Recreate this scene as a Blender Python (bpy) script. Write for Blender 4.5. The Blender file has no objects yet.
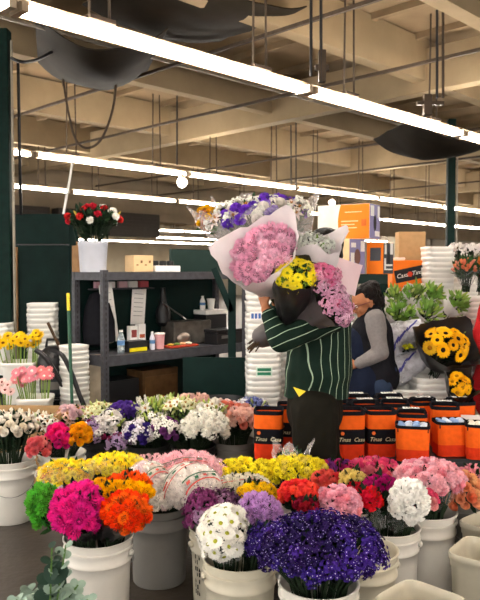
import bpy, bmesh, math, random
from mathutils import Vector, Matrix, noise
R = math.radians
rnd = random.Random(7)
scene = bpy.context.scene
col = scene.collection
V = Vector
# ------------------------------------------------------------------ camera model
FPX, CH, TILT = 700.0, 1.49, R(2.45)
def ray(px, py):
    a, b = (px-240)/FPX, (300-py)/FPX
    return V((a, math.cos(TILT)+b*math.sin(TILT), -math.sin(TILT)+b*math.cos(TILT)))
def W(px, py, Y):
    d = ray(px, py); return V((0, 0, CH)) + d*(Y/d.y)
def HZ(px, py, z):
    d = ray(px, py); return V((0, 0, CH)) + d*((z-CH)/d.z)
def GX(px, Y): return (px-240)/FPX*Y
# ------------------------------------------------------------------ materials
def lin(h):
    if isinstance(h, str):
        h = h.lstrip('#'); c = [int(h[i:i+2], 16)/255 for i in (0, 2, 4)]
    else: c = list(h)
    return tuple(((x/12.92) if x <= .04045 else ((x+.055)/1.055)**2.4) for x in c) + (1,)
_m = {}
def mat(name, c, rough=.6, metal=0., var=.12, scale=14., bump=0., rand=0., trans=0., sss=0., spec=.4, c2=None, bscale=None):
    if name in _m: return _m[name]
    m = bpy.data.materials.new(name); m.use_nodes = True; _m[name] = m
    nt = m.node_tree; b = nt.nodes['Principled BSDF']; L = nt.links.new
    base = lin(c); alt = lin(c2) if c2 else tuple(x*(1-var) for x in base[:3])+(1,)
    tc = nt.nodes.new('ShaderNodeTexCoord')
    n = nt.nodes.new('ShaderNodeTexNoise'); n.inputs['Scale'].default_value = scale; n.inputs['Detail'].default_value = 4
    L(tc.outputs['Object'], n.inputs['Vector'])
    rp = nt.nodes.new('ShaderNodeValToRGB'); rp.color_ramp.elements[0].position = .35; rp.color_ramp.elements[1].position = .65
    rp.color_ramp.elements[0].color = alt; rp.color_ramp.elements[1].color = base
    L(n.outputs['Fac'], rp.inputs['Fac'])
    out = rp.outputs['Color']
    if rand:
        oi = nt.nodes.new('ShaderNodeObjectInfo'); hs = nt.nodes.new('ShaderNodeHueSaturation')
        mr = nt.nodes.new('ShaderNodeMapRange'); mr.inputs['To Min'].default_value = 1-rand; mr.inputs['To Max'].default_value = 1+rand*.6
        L(oi.outputs['Random'], mr.inputs['Value']); L(mr.outputs['Result'], hs.inputs['Value'])
        mr2 = nt.nodes.new('ShaderNodeMapRange'); mr2.inputs['To Min'].default_value = .5-rand*.05; mr2.inputs['To Max'].default_value = .5+rand*.05
        L(oi.outputs['Random'], mr2.inputs['Value']); L(mr2.outputs['Result'], hs.inputs['Hue'])
        L(out, hs.inputs['Color']); out = hs.outputs['Color']
    L(out, b.inputs['Base Color'])
    b.inputs['Roughness'].default_value = rough; b.inputs['Metallic'].default_value = metal
    b.inputs['Specular IOR Level'].default_value = spec if rough < .5 else min(spec, .1)
    if bump:
        n2 = nt.nodes.new('ShaderNodeTexNoise'); n2.inputs['Scale'].default_value = bscale or scale*3; L(tc.outputs['Object'], n2.inputs['Vector'])
        bp = nt.nodes.new('ShaderNodeBump'); bp.inputs['Strength'].default_value = bump; bp.inputs['Distance'].default_value = .02
        L(n2.outputs['Fac'], bp.inputs['Height']); L(bp.outputs['Normal'], b.inputs['Normal'])
    if trans:   # thin petals, paper: some light comes through
        t = nt.nodes.new('ShaderNodeBsdfTranslucent'); L(out, t.inputs['Color'])
        mx = nt.nodes.new('ShaderNodeMixShader'); mx.inputs['Fac'].default_value = trans
        o = nt.nodes['Material Output']; L(b.outputs[0], mx.inputs[1]); L(t.outputs[0], mx.inputs[2]); L(mx.outputs[0], o.inputs['Surface'])
    return m
def film(name, c, alpha, rough=.12, clear=(1, 1, 1, 1)):
    if name in _m: return _m[name]
    m = bpy.data.materials.new(name); m.use_nodes = True; _m[name] = m
    nt = m.node_tree; b = nt.nodes['Principled BSDF']; L = nt.links.new
    tc = nt.nodes.new('ShaderNodeTexCoord'); n = nt.nodes.new('ShaderNodeTexNoise'); n.inputs['Scale'].default_value = 22; L(tc.outputs['Object'], n.inputs['Vector'])
    bp = nt.nodes.new('ShaderNodeBump'); bp.inputs['Strength'].default_value = .6; bp.inputs['Distance'].default_value = .02
    L(n.outputs['Fac'], bp.inputs['Height']); L(bp.outputs['Normal'], b.inputs['Normal'])
    b.inputs['Base Color'].default_value = lin(c); b.inputs['Roughness'].default_value = rough
    t = nt.nodes.new('ShaderNodeBsdfTransparent'); t.inputs['Color'].default_value = clear
    lw = nt.nodes.new('ShaderNodeLayerWeight'); lw.inputs['Blend'].default_value = .5; L(bp.outputs['Normal'], lw.inputs['Normal'])
    fr = nt.nodes.new('ShaderNodeMath'); fr.operation = 'POWER'; fr.inputs[1].default_value = 4; L(lw.outputs['Facing'], fr.inputs[0])
    mr = nt.nodes.new('ShaderNodeMapRange'); mr.inputs['To Min'].default_value = alpha; mr.inputs['To Max'].default_value = min(1, alpha+.45); L(fr.outputs[0], mr.inputs['Value'])
    mx = nt.nodes.new('ShaderNodeMixShader'); L(mr.outputs['Result'], mx.inputs['Fac'])
    L(t.outputs[0], mx.inputs[1]); L(b.outputs[0], mx.inputs[2]); L(mx.outputs[0], nt.nodes['Material Output'].inputs['Surface'])
    return m
def emit(name, c, s):
    if name in _m: return _m[name]
    m = bpy.data.materials.new(name); m.use_nodes = True; _m[name] = m
    b = m.node_tree.nodes['Principled BSDF']
    b.inputs['Base Color'].default_value = lin(c); b.inputs['Emission Color'].default_value = lin(c); b.inputs['Emission Strength'].default_value = s
    return m
# ------------------------------------------------------------------ mesh builder
class MB:
    def __init__(s): s.v = []; s.f = []; s.mi = []; s.cur = 0
    def add(s, vs, fs):
        o = len(s.v); s.v += [V(p) for p in vs]
        for f in fs: s.f.append([i+o for i in f]); s.mi.append(s.cur)
        return s
    def box(s, lo, hi, M=None):
        (a, b, c), (d, e, f) = lo, hi
        vs = [V(p) for p in ((a,b,c),(d,b,c),(d,e,c),(a,e,c),(a,b,f),(d,b,f),(d,e,f),(a,e,f))]
        if M: vs = [M @ p for p in vs]
        return s.add(vs, [(0,3,2,1),(4,5,6,7),(0,1,5,4),(1,2,6,5),(2,3,7,6),(3,0,4,7)])
    def lathe(s, prof, seg=24, sq=0., M=None, cap0=True, cap1=False):
        vs, fs = [], []
        for r, z in prof:
            for k in range(seg):
                t = 2*math.pi*(k+.5)/seg; c, n = math.cos(t), math.sin(t)
                e = 1.
                if sq: p = 2/(1-sq*.85); e = (abs(c)**p+abs(n)**p)**(-1/p)
                p_ = V((r*c*e, r*n*e, z)); vs.append(M @ p_ if M else p_)
        for i in range(len(prof)-1):
            for k in range(seg):
                a, b = i*seg+k, i*seg+(k+1) % seg; fs.append((a, b, b+seg, a+seg))
        if cap0: fs.append(tuple(reversed(range(seg))))
        if cap1: fs.append(tuple(range((len(prof)-1)*seg, len(prof)*seg)))
        return s.add(vs, fs)
    def tube(s, pts, rad, seg=6, cap=True, flat=1.):
        pts = [V(p) for p in pts]; n = len(pts)
        rad = rad if isinstance(rad, (list, tuple)) else [rad]*n
        vs, fs = [], []; up = None
        for i, p in enumerate(pts):
            t = (pts[min(i+1, n-1)]-pts[max(i-1, 0)]).normalized()
            if up is None: up = t.orthogonal().normalized()
            up = (up - t*up.dot(t)); up = up.normalized() if up.length > 1e-6 else t.orthogonal().normalized()
            w = t.cross(up)
            for k in range(seg):
                a = 2*math.pi*k/seg; vs.append(p+(up*math.cos(a)+w*math.sin(a)*flat)*rad[i])
        for i in range(n-1):
            for k in range(seg):
                a, b = i*seg+k, i*seg+(k+1) % seg; fs.append((a, b, b+seg, a+seg))
        if cap: fs += [tuple(reversed(range(seg))), tuple(range((n-1)*seg, n*seg))]
        return s.add(vs, fs)
    def ell(s, c, r, seg=12, rings=8, M=None):
        c = V(c); r = (r, r, r) if isinstance(r, (int, float)) else r
        vs, fs = [], []
        for i in range(rings+1):
            t = math.pi*i/rings
            for k in range(seg):
                a = 2*math.pi*k/seg; p = V((r[0]*math.sin(t)*math.cos(a), r[1]*math.sin(t)*math.sin(a), r[2]*math.cos(t)))
                vs.append(c+(M @ p if M else p))
        for i in range(rings):
            for k in range(seg):
                a, b = i*seg+k, i*seg+(k+1) % seg; fs.append((a, a+seg, b+seg, b))
        return s.add(vs, fs)
    def petal(s, base, d, n, ln, w, cup=.2, tip=.15, cols=2):
        """one petal: grows from base along d, faces n, curves towards n by cup"""
        d = d.normalized(); n = (n-d*n.dot(d)); n = n.normalized() if n.length > 1e-6 else d.orthogonal().normalized(); w_ = d.cross(n)
        rows = ((0, .35, 0), (.4, 1., .0), (.75, .95, .35), (1, tip, 1.))
        vs = []
        for t, ww, k in rows:
            c = base+d*(ln*t)+n*(cup*ln*(k-.25*math.sin(t*math.pi)))
            vs += [c-w_*(w*ww*.5)+n*(w*.12*ww), c+w_*(w*ww*.5)+n*(w*.12*ww)] if cols == 1 else [c-w_*(w*ww*.5)+n*(w*.15*ww), c, c+w_*(w*ww*.5)+n*(w*.15*ww)]
        q = 2 if cols == 1 else 3
        fs = [(i*q+j, i*q+j+1, (i+1)*q+j+1, (i+1)*q+j) for i in range(3) for j in range(q-1)]
        return s.add(vs, fs)
    def mesh(s, name, mats, smooth=True):
        me = bpy.data.meshes.new(name); me.from_pydata([tuple(p) for p in s.v], [], s.f)
        mats = mats if isinstance(mats, (list, tuple)) else [mats]
        for m in mats: me.materials.append(m)
        me.polygons.foreach_set('material_index', s.mi)
        me.polygons.foreach_set('use_smooth', [smooth]*len(s.f)); me.update()
        return me
    def build(s, name, mats, parent=None, smooth=True, bevel=0., sharp=None):
        # keep vertices relative to the parent's origin
        if parent is not None and parent.get('_abs'):
            Mi = parent.matrix_basis.inverted(); s.v = [Mi @ p for p in s.v]
        o = link(name, s.mesh(name, mats, smooth), parent)
        if smooth: o.data.set_sharp_from_angle(angle=R(sharp or 40))
        if bevel:
            b = o.modifiers.new('bevel', 'BEVEL'); b.width = bevel; b.segments = 2; b.limit_method = 'ANGLE'
        return o
def link(name, data, parent=None):
    o = bpy.data.objects.new(name, data); col.objects.link(o)
    if parent is not None: o.parent = parent
    return o
def tag(o, label, cat, group=None, kind=None):
    o['label'] = label; o['category'] = cat
    if group: o['group'] = group
    if kind: o['kind'] = kind
    return o
def struct(o): o['kind'] = 'structure'; return o
def empty(name, label, cat, loc=(0, 0, 0), rz=0., group=None, absolute=False):
    o = link(name, None); o.location = loc; o.rotation_euler = (0, 0, rz); o.empty_display_size = .05
    if absolute:   # children are given in world coordinates
        o.matrix_basis = Matrix.Translation(V(loc)) @ Matrix.Rotation(rz, 4, 'Z'); o['_abs'] = True
    return tag(o, label, cat, group)
def copy_tree(o, parent=None):
    c = o.copy(); col.objects.link(c)
    if parent is not None: c.parent = parent
    for ch in [x for x in KIDS.get(o.name, [])]: copy_tree(ch, c)
    return c
KIDS = {}
def kids_of(root):
    KIDS.clear()
    for o in bpy.data.objects:
        if o.parent: KIDS.setdefault(o.parent.name, []).append(o)
def dup(root, loc, rz=0., label=None, group=None):
    c = copy_tree(root); c.location = loc; c.rotation_euler = (0, 0, rz)
    if label: c['label'] = label
    if group: c['group'] = group
    return c
ORD = ['first','second','third','fourth','fifth','sixth','seventh','eighth','ninth','tenth','eleventh','twelfth','thirteenth','fourteenth','fifteenth','sixteenth','seventeenth','eighteenth','nineteenth','twentieth','twenty-first','twenty-second','twenty-third','twenty-fourth','twenty-fifth','twenty-sixth','twenty-seventh','twenty-eighth','twenty-ninth','thirtieth','thirty-first','thirty-second','thirty-third','thirty-fourth']
def text_mesh(txt, size, shear=0., ext=.0006):
    cu = bpy.data.curves.new('t', 'FONT'); cu.body = txt; cu.size = size; cu.align_x = 'CENTER'; cu.align_y = 'CENTER'; cu.extrude = ext; cu.shear = shear; cu.resolution_u = 2
    o = bpy.data.objects.new('t', cu); col.objects.link(o)
    me = bpy.data.meshes.new_from_object(o.evaluated_get(bpy.context.evaluated_depsgraph_get()))
    bpy.data.objects.remove(o); bpy.data.curves.remove(cu)
    return me
def put_text(name, txt, size, M, m, parent, shear=0.):
    """M maps text plane (x right, y up, z out) into parent-local space"""
    me = text_mesh(txt, size, shear); me.transform(M); me.materials.clear(); me.materials.append(m)
    return link(name, me, parent)
def face_M(p, right, up):
    right = V(right).normalized(); up = V(up); up = (up-right*up.dot(right)).normalized(); n = right.cross(up)
    M = Matrix((right, up, n)).transposed().to_4x4(); M.translation = V(p); return M
# ------------------------------------------------------------------ palette
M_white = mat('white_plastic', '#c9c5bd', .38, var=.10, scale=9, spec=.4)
M_grey_pail = mat('grey_and_shaded_plastic', '#75726d', .5, var=.14, scale=7, spec=.3)  # own grey of some pails; on the shadowed one it carries painted shade
M_yellowed = mat('yellowed_plastic', '#bdb6a3', .45, var=.14, scale=8)
M_tub = mat('tub_plastic', '#e4e2dc', .42, var=.08, scale=10)
M_wire = mat('wire', '#8b8b88', .35, .9)
M_leaf = mat('leaf', '#31502c', .5, var=.35, scale=30, trans=.2, rand=.25)
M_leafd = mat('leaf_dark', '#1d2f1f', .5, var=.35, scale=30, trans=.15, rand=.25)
M_leafl = mat('leaf_light', '#7f9f4e', .5, var=.25, scale=30, trans=.25, rand=.25)
M_stem = mat('stem', '#4c6b34', .55, var=.2)
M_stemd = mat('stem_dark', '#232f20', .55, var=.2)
M_euc = mat('eucalyptus_leaf', '#8fa596', .6, var=.2, scale=20, trans=.15, rand=.2)
M_eucd = mat('eucalyptus_dark', '#24382d', .55, var=.2, scale=20, trans=.1)
M_clear = film('clear_film', '#ffffff', .06, .06)
M_milky = film('milky_film', '#f3ece8', .24)
M_blackwrap = mat('black_wrap', '#211f20', .3, var=.2, spec=.5)
M_greywrap = mat('grey_wrap', '#453e3f', .45, var=.15)
M_paper = mat('white_paper', '#ded6d8', .6, var=.08, trans=.25, bump=.25, scale=8)
M_pinkpaper = mat('pink_paper', '#e3cbd0', .6, var=.06, trans=.3, bump=.25, scale=8)
M_red = mat('print_red', '#c8584e', .5); M_green = mat('print_green', '#3a6a50', .5); M_violet = mat('print_violet', '#4c4a92', .5)
M_steel = mat('painted_steel', '#48484d', .5, .2, var=.25, scale=20, spec=.4)
M_dgreen = mat('green_board', '#0e2320', .55, var=.25, scale=6, bump=.1)
M_dgreen2 = mat('green_board_faded', '#22332f', .55, var=.2, scale=6)
M_post = mat('green_post', '#0a211d', .6, var=.3, scale=18)
M_black = mat('black_plastic', '#17171a', .42, var=.2)
M_cloth_b = mat('black_cloth', '#15151a', .8, var=.25, scale=40)
M_orange = mat('orange_fabric', '#f0641a', .65, var=.12, scale=30, bump=.15)
M_orangebox = mat('orange_card', '#ee7a22', .6, var=.08)
M_card = mat('cardboard', '#b08f66', .8, var=.12, scale=25)
M_tan = mat('tan_card', '#d8b98e', .8, var=.1)
M_wood = mat('raw_wood', '#8d6b49', .7, var=.3, scale=12)
M_lav = mat('lavender_card', '#8f8bb4', .6, var=.08)
M_dgrey = mat('dark_grey_card', '#4b4c52', .6, var=.1)
M_label = mat('label_white', '#eceae6', .6, var=.04)
M_ink = mat('ink', '#2a2a2c', .6)
M_gold = mat('pale_gold_ink', '#d9cba6', .6)
M_skin = mat('skin', '#9c6647', .5, var=.12, scale=18, spec=.4)
M_hair = mat('hair', '#1a1514', .5, var=.4, scale=50, bump=.6)
# ------------------------------------------------------------------ flower heads (unit radius)
def fib(n, zmin=-.2):
    ga = math.pi*(3-5**.5)
    for i in range(n):
        z = 1-(1-zmin)*(i+.5)/n; r = math.sqrt(max(0, 1-z*z)); yield V((r*math.cos(ga*i), r*math.sin(ga*i), z))
HEADS = {}
def petalmat(c, rand=.14, var=.14):
    if min(int(c[i:i+2], 16) for i in (1, 3, 5)) > 225: rand, var = .05, .06
    return mat('petal_'+c.strip('#'), c, .6, var=var, scale=4, rand=rand, trans=.28, spec=.25)
def H(kind, c, c2='#d9b527'):
    key = (kind, c, c2)
    if key in HEADS: return HEADS[key]
    m = petalmat(c); r2 = random.Random(len(HEADS)+3); b = MB(); mats = [m]
    up = V((0, 0, 1))
    if kind == 'pompon':       # chrysanthemum ball: many narrow incurved petals
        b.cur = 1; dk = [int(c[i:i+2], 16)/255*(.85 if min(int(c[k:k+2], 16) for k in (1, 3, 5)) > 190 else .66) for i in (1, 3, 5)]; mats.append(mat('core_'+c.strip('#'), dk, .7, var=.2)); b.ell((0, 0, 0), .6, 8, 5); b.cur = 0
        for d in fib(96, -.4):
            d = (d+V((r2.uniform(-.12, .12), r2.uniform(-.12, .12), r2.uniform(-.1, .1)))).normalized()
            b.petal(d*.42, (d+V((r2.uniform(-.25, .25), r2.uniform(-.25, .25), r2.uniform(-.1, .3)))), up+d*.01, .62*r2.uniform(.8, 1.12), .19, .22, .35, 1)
    elif kind == 'carnation':  # ruffled fan of broad notched petals
        b.ell((0, 0, -.15), (.5, .5, .5), 8, 5)
        for i, d in enumerate(fib(46, .0)):
            d = (d+V((r2.uniform(-.2, .2), r2.uniform(-.2, .2), r2.uniform(-.15, .15)))).normalized()
            n = V((r2.uniform(-1, 1), r2.uniform(-1, 1), r2.uniform(-1, 1)))
            b.petal(d*.3, d, n, .66*r2.uniform(.85, 1.1), .5, .15, .8, 1)
        b.cur = 1; mats.append(M_leafd); b.lathe([(.1, -1.1), (.2, -.9), (.25, -.4)], 6)
    elif kind in ('daisy', 'gerbera', 'sunflower'):
        n, rows, w = {'daisy': (17, 2, .26), 'gerbera': (22, 2, .2), 'sunflower': (18, 2, .3)}[kind]
        cr = {'daisy': .24, 'gerbera': .26, 'sunflower': .31}[kind]
        for k in range(rows):
            for i in range(n):
                a = 2*math.pi*(i+.5*k)/n+r2.uniform(-.05, .05); d = V((math.cos(a), math.sin(a), .18+.25*k+r2.uniform(-.08, .08)))
                b.petal(V((math.cos(a), math.sin(a), 0))*cr*.7+up*.02*k, d, up, (1-cr*.7)*r2.uniform(.9, 1.05)*(1-.12*k), w, -.08, .35, 1)
        b.cur = 1; mats.append(mat('disc_'+c2.strip('#'), c2, .8, var=.4, scale=9)); b.ell((0, 0, .06), (cr, cr, cr*.45), 12, 6)
    elif kind == 'rose':
        for k, (n, r, h, ti) in enumerate(((3, .12, .8, .1), (4, .3, .8, .22), (5, .48, .72, .4), (6, .62, .6, .7), (7, .7, .45, 1.0))):
            for i in range(n):
                a = 2*math.pi*(i+.37*k)/n; rd = V((math.cos(a), math.sin(a), 0))
                b.petal(rd*r*.35-up*.35, up+rd*ti, -rd, h+.35, 1.9*r+.22, -.12*ti, .6, 2)
        b.cur = 1; mats.append(M_leaf); b.lathe([(.08, -.7), (.3, -.45), (.36, -.25)], 8)
    elif kind == 'lily':
        for i in range(6):
            a = math.pi*i/3; rd = V((math.cos(a), math.sin(a), 0)); b.petal(up*-.5+rd*.08, rd*.8+up*.75, -rd+up*.6, 1.25, .55, -.45, .1, 2)
        b.cur = 1; mats.append(mat('anther', '#b0752a', .8))
        for i in range(5):
            a = 2*math.pi*i/5; b.tube([(0, 0, -.4), (.2*math.cos(a), .2*math.sin(a), .35)], [.03, .06], 4)
    elif kind == 'bud':        # closed pointed bud
        b.lathe([(.02, -1), (.2, -.7), (.3, -.1), (.26, .4), (.12, .85), (.02, 1.)], 7)
    elif kind == 'tulip':
        for k in range(2):
            for i in range(3):
                a = 2*math.pi*(i+.5*k)/3; rd = V((math.cos(a), math.sin(a), 0))
                b.petal(rd*.1-up*.8, up+rd*.32, -rd, 1.7, .85-.08*k, .28, .15, 2)
    elif kind in ('statice', 'filler'):   # spray of tiny cups with pale eyes
        n = 44 if kind == 'statice' else 34
        for j in range(n):
            d = V((r2.gauss(0, 1), r2.gauss(0, 1), abs(r2.gauss(0, .9)))).normalized(); p = d*r2.uniform(.45, 1.)
            t = (d+up*.6).normalized(); s = t.orthogonal().normalized()
            b.cur = 0
            for i in range(5):
                q = Matrix.Rotation(2*math.pi*i/5+j, 3, t) @ s; b.petal(p, q+t*.5, t, .24, .22, .0, .6, 1)
            if kind == 'statice' and j % 3 == 0: b.cur = 1; b.ell(p+t*.1, .055, 5, 3)
            if kind == 'filler' and j % 2 == 0: b.cur = 1; b.ell(p+t*.04, .06, 5, 3)
        mats.append(petalmat(c2))
        b.cur = 2; mats.append(M_stemd)
        for j in range(7):
            a = 2*math.pi*j/7; b.tube([(0, 0, -.9), (.25*math.cos(a), .25*math.sin(a), 0), (.6*math.cos(a), .6*math.sin(a), .45)], .025, 3)
    elif kind == 'spike':      # stock / snapdragon: florets up a stalk
        b.cur = 1; mats.append(M_stem); b.tube([(0, 0, -1.6), (0, 0, 1.3)], [.06, .03], 4)
        b.cur = 0
        for j in range(26):
            t = j/26; a = j*2.4; rd = V((math.cos(a), math.sin(a), .3)); r = .5*(1-t*.75)
            for i in range(4):
                q = Matrix.Rotation(math.pi*i/2+j, 3, rd.normalized()) @ rd.orthogonal().normalized()
                b.petal(V((0, 0, -1+2.2*t))+rd*r*.5, q+rd*.7, rd, .3*(1-t*.5), .3*(1-t*.5), 0, .7, 1)
    elif kind == 'leafhead':   # a rosette of pointed leaves
        for j in range(11):
            a = j*2.4; b.petal(V((0, 0, -.7)), V((math.cos(a)*.7, math.sin(a)*.7, .5+.05*j)), up, 1.3, .3, .2, .05, 1)
    me = b.mesh('head_'+kind, mats); HEADS[key] = me; return me
HNAME = {'pompon': 'chrysanthemum_bloom', 'carnation': 'carnation_bloom', 'daisy': 'daisy_bloom', 'gerbera': 'gerbera_bloom', 'sunflower': 'sunflower_bloom', 'rose': 'rose_bloom', 'lily': 'lily_bloom', 'bud': 'flower_bud', 'tulip': 'tulip_bloom', 'statice': 'statice_spray', 'filler': 'blossom_spray', 'spike': 'flower_spike', 'leafhead': 'leaf_rosette'}
def align(n, spin=0., s=1.):
    q = V((0, 0, 1)).rotation_difference(n.normalized()); return q.to_matrix().to_4x4() @ Matrix.Rotation(spin, 4, 'Z') @ Matrix.Scale(s, 4)
# ------------------------------------------------------------------ a bunch of cut flowers
def bunch(label, cat, c, rad, heads, n, hr, base=None, rim=None, axis=(0, 0, 1), udir=(1, 0, 0), name='flower_bunch', group=None,
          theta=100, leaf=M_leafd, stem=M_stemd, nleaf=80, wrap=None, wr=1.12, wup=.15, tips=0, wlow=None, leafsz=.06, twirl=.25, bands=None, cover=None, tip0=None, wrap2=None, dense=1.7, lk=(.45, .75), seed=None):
    """dome of blooms: centre c, radii rad=(u, v, along axis). base: where the stems end; rim=(point, radius): a ring the stems pass through"""
    r3 = random.Random(seed if seed is not None else int(abs(c[0]*977+c[1]*131+c[2]*71)*100))
    c = V(c); a = V(axis).normalized(); u = V(udir); u = (u-a*u.dot(a)).normalized(); v = a.cross(u)
    base = V(base) if base is not None else c-a*.4
    ru, rv, ra = rad
    root = empty(name, label, cat, base, group=group)
    def P(th, ph, k=1.): return c+a*(ra*math.cos(th)*k)+(u*(ru*math.cos(ph))+v*(rv*math.sin(ph)))*(math.sin(th)*k)
    def N(th, ph): return (a*(math.cos(th)/ra)+(u*(math.cos(ph)/ru)+v*(math.sin(ph)/rv))*math.sin(th)).normalized()
    ga = math.pi*(3-5**.5); zm = math.cos(R(theta)); st = MB()
    tot = sum(h[2] for h in heads)
    if dense: n = int(min(96, max(n, 2*math.pi*(ru*rv*ra)**.3333*max(ru, rv)*(1-zm)/(dense*hr*hr))))
    for i in range(n):
        z = 1-(1-zm)*(i+.5)/n; th = math.acos(z)+r3.uniform(-.06, .06); ph = ga*i+r3.uniform(-.12, .12)
        w = r3.uniform(0, tot)
        for h in heads:
            w -= h[2]
            if w <= 0: break
        k = r3.uniform(.92, 1.04) if len(h) < 5 else h[4]
        p = P(th, ph, k); nn = (N(th, ph)+V((r3.uniform(-1, 1), r3.uniform(-1, 1), r3.uniform(-1, 1)))*twirl+a*.25).normalized()
        s = hr*r3.uniform(.88, 1.12)*(h[3] if len(h) > 3 else 1.)
        o = link(HNAME[h[0]], H(h[0], *(h[1] if isinstance(h[1], tuple) else (h[1],))), root)
        M = align(nn, r3.uniform(0, 6.28), s); M.translation = p-base; o.matrix_local = M
        lo = base+(u*r3.uniform(-.03, .03)+v*r3.uniform(-.03, .03))
        pts = [lo]
        if rim is not None:
            rc, rr = V(rim[0]), rim[1]; q = V((p.x-rc.x, p.y-rc.y, 0)); q = q*min(.55, rr*.9/max(q.length, 1e-4)); pts.append(rc+q)
        else: pts.append(lo.lerp(p, .55)+(lo.lerp(c, .5)-lo.lerp(p, .5))*.35)
        pts.append(p-nn*s*.5); st.tube([x-base for x in pts], .0032, 4, False)
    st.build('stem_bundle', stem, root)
    if nleaf:
        lf = MB()
        for i in range(nleaf):
            th = math.acos(r3.uniform(zm-.25, 1)); ph = r3.uniform(0, 6.28); p = P(min(th, R(125)), ph, r3.uniform(*lk))
            low = i % 5 < 2
            lo = (V(rim[0]) if rim is not None else base.lerp(c, .35)); t = r3.uniform(.45, 1.) if low else r3.uniform(0, .4)
            q = p.lerp(lo+(p-lo)*.25, t)-base
            d = (N(th, ph)+a*.6+V((r3.uniform(-1, 1), r3.uniform(-1, 1), r3.uniform(-1, 1)))*.6)
            lf.petal(q, d, V((r3.uniform(-1, 1), r3.uniform(-1, 1), 1)), leafsz*r3.uniform(.6, 1.2), leafsz*.32, .15, .08, 2)
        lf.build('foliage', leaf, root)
    if wrap is not None:   # sleeve: cone of film or paper round the stems, open at the top, with pointed corners
        w_ = MB(); seg, rows = 40, 9; vs = []; lo = V(wlow) if wlow is not None else (V(rim[0]) if rim is not None else base.lerp(c, .3)); p0 = R(tip0) if tip0 is not None else r3.uniform(0, 6.28)
        for i in range(rows+1):
            t = i/rows
            for k in range(seg):
                ph = 2*math.pi*k/seg
                tip = (abs(math.cos(tips*.5*(ph-p0)))**5 if tips else .4)
                ct = c+a*(ra*wup*t+tip*(.09 if tips else .015)*t)
                ring = (u*(ru*math.cos(ph))+v*(rv*math.sin(ph)))*wr*(1+(.22*tip if tips else 0)*t)
                r0 = (u*math.cos(ph)+v*math.sin(ph))*.035
                e = t**.75
                p = lo.lerp(ct, t)+r0.lerp(ring, e)
                p += ring.normalized()*(t*(.016*noise.noise(p*16)+.012*noise.noise(p*40))+.005*math.sin(ph*9+i*.6))
                vs.append(p-base)
        fs = [(i*seg+k, i*seg+(k+1) % seg, (i+1)*seg+(k+1) % seg, (i+1)*seg+k) for i in range(rows) for k in range(seg)]
        w_.add(vs, fs); w_.build('wrap', wrap, root)
    if wrap2 is not None:
        pass
    if cover is not None:  # film pulled over the blooms
        w_ = MB(); seg, rows = 30, 8; vs = []; k0 = 1+hr/max(ru, rv)*1.15
        for i in range(rows+1):
            th = R(105)*i/rows
            for k in range(seg):
                ph = 2*math.pi*k/seg; p = P(th, ph, k0); p += N(th, ph)*(.012*noise.noise(p*13)); vs.append(p-base)
        fs = [(i*seg+k, (i+1)*seg+k, (i+1)*seg+(k+1) % seg, i*seg+(k+1) % seg) for i in range(rows) for k in range(seg)]
        w_.add(vs, fs); w_.build('sleeve_film', cover, root)
        for (x0, y0, x1, y1, wd) in (bands or []):   # printed bands lie on the film; coordinates on the dome plan, -1..1
            b = MB(); nrm = 14
            def S(x, y, off):
                r_ = min(math.hypot(x, y), 1.); th = math.asin(r_)if r_ < 1 else R(90); ph = math.atan2(y, x)
                p = P(th, ph, k0); p += N(th, ph)*(.012*noise.noise(p*13)+off); return p-base
            dx, dy = x1-x0, y1-y0; L_ = math.hypot(dx, dy); nx, ny = -dy/L_*wd, dx/L_*wd
            def strip(f0, f1, m_, off):
                b.cur = m_; vs = []
                for i in range(nrm+1):
                    t = i/nrm
                    for f in (f0, f1): vs.append(S(x0+dx*t+nx*f, y0+dy*t+ny*f, off))
                b.add(vs, [(2*i, 2*i+1, 2*i+3, 2*i+2) for i in range(nrm)])
            strip(-1, -.72, 1, .004); strip(.72, 1, 2, .004)
            for i in range(4):
                t = .12+.25*i; q = .05
                b.cur = 2 if i % 2 else 1; vs = [S(x0+dx*(t+s*q)+nx*f, y0+dy*(t+s*q)+ny*f, .005) for s, f in ((-1, -.3), (1, -.3), (1, .3), (-1, .3))]
                b.add(vs, [(0, 1, 2, 3)])
            b.build('printed_band', [M_label, M_red, M_green], root)
    return root
# ------------------------------------------------------------------ the hall
D1, D2 = V((1, 1, 0)).normalized(), V((-1, 1, 0)).normalized()     # along the lamp rows / across them
RZ = R(45)
def rot_box(name, cx, cy, z0, z1, l1, l2, m, parent=None, bev=0.):
    """box whose long axis l1 runs along D1, l2 along D2"""
    b = MB(); M = Matrix.Translation((cx, cy, 0)) @ Matrix.Rotation(RZ, 4, 'Z')
    b.box((-l1/2, -l2/2, z0), (l1/2, l2/2, z1), M); return b.build(name, m, parent, smooth=False, bevel=bev)
M_floor = mat('wet_concrete', '#3b342d', .42, var=.4, scale=2.2, bump=.15, bscale=20)
M_deck = mat('roof_deck', '#8c785e', .85, var=.28, scale=1.6, bump=.2)
M_joist = mat('painted_timber', '#9a886c', .75, var=.16, scale=2.5)
M_wall = mat('old_cream_siding', '#8c7d68', .8, var=.18, scale=2)
M_vent = mat('dark_vent', '#3c3733', .7)
M_pipe = mat('iron_pipe', '#4b4036', .6, .3, var=.2)
M_conduit = mat('conduit', '#8d8578', .5, .5)
fl = MB(); fl.box((-32, -8, -.1), (40, 46, 0)); struct(fl.build('floor', M_floor, smooth=False))
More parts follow.
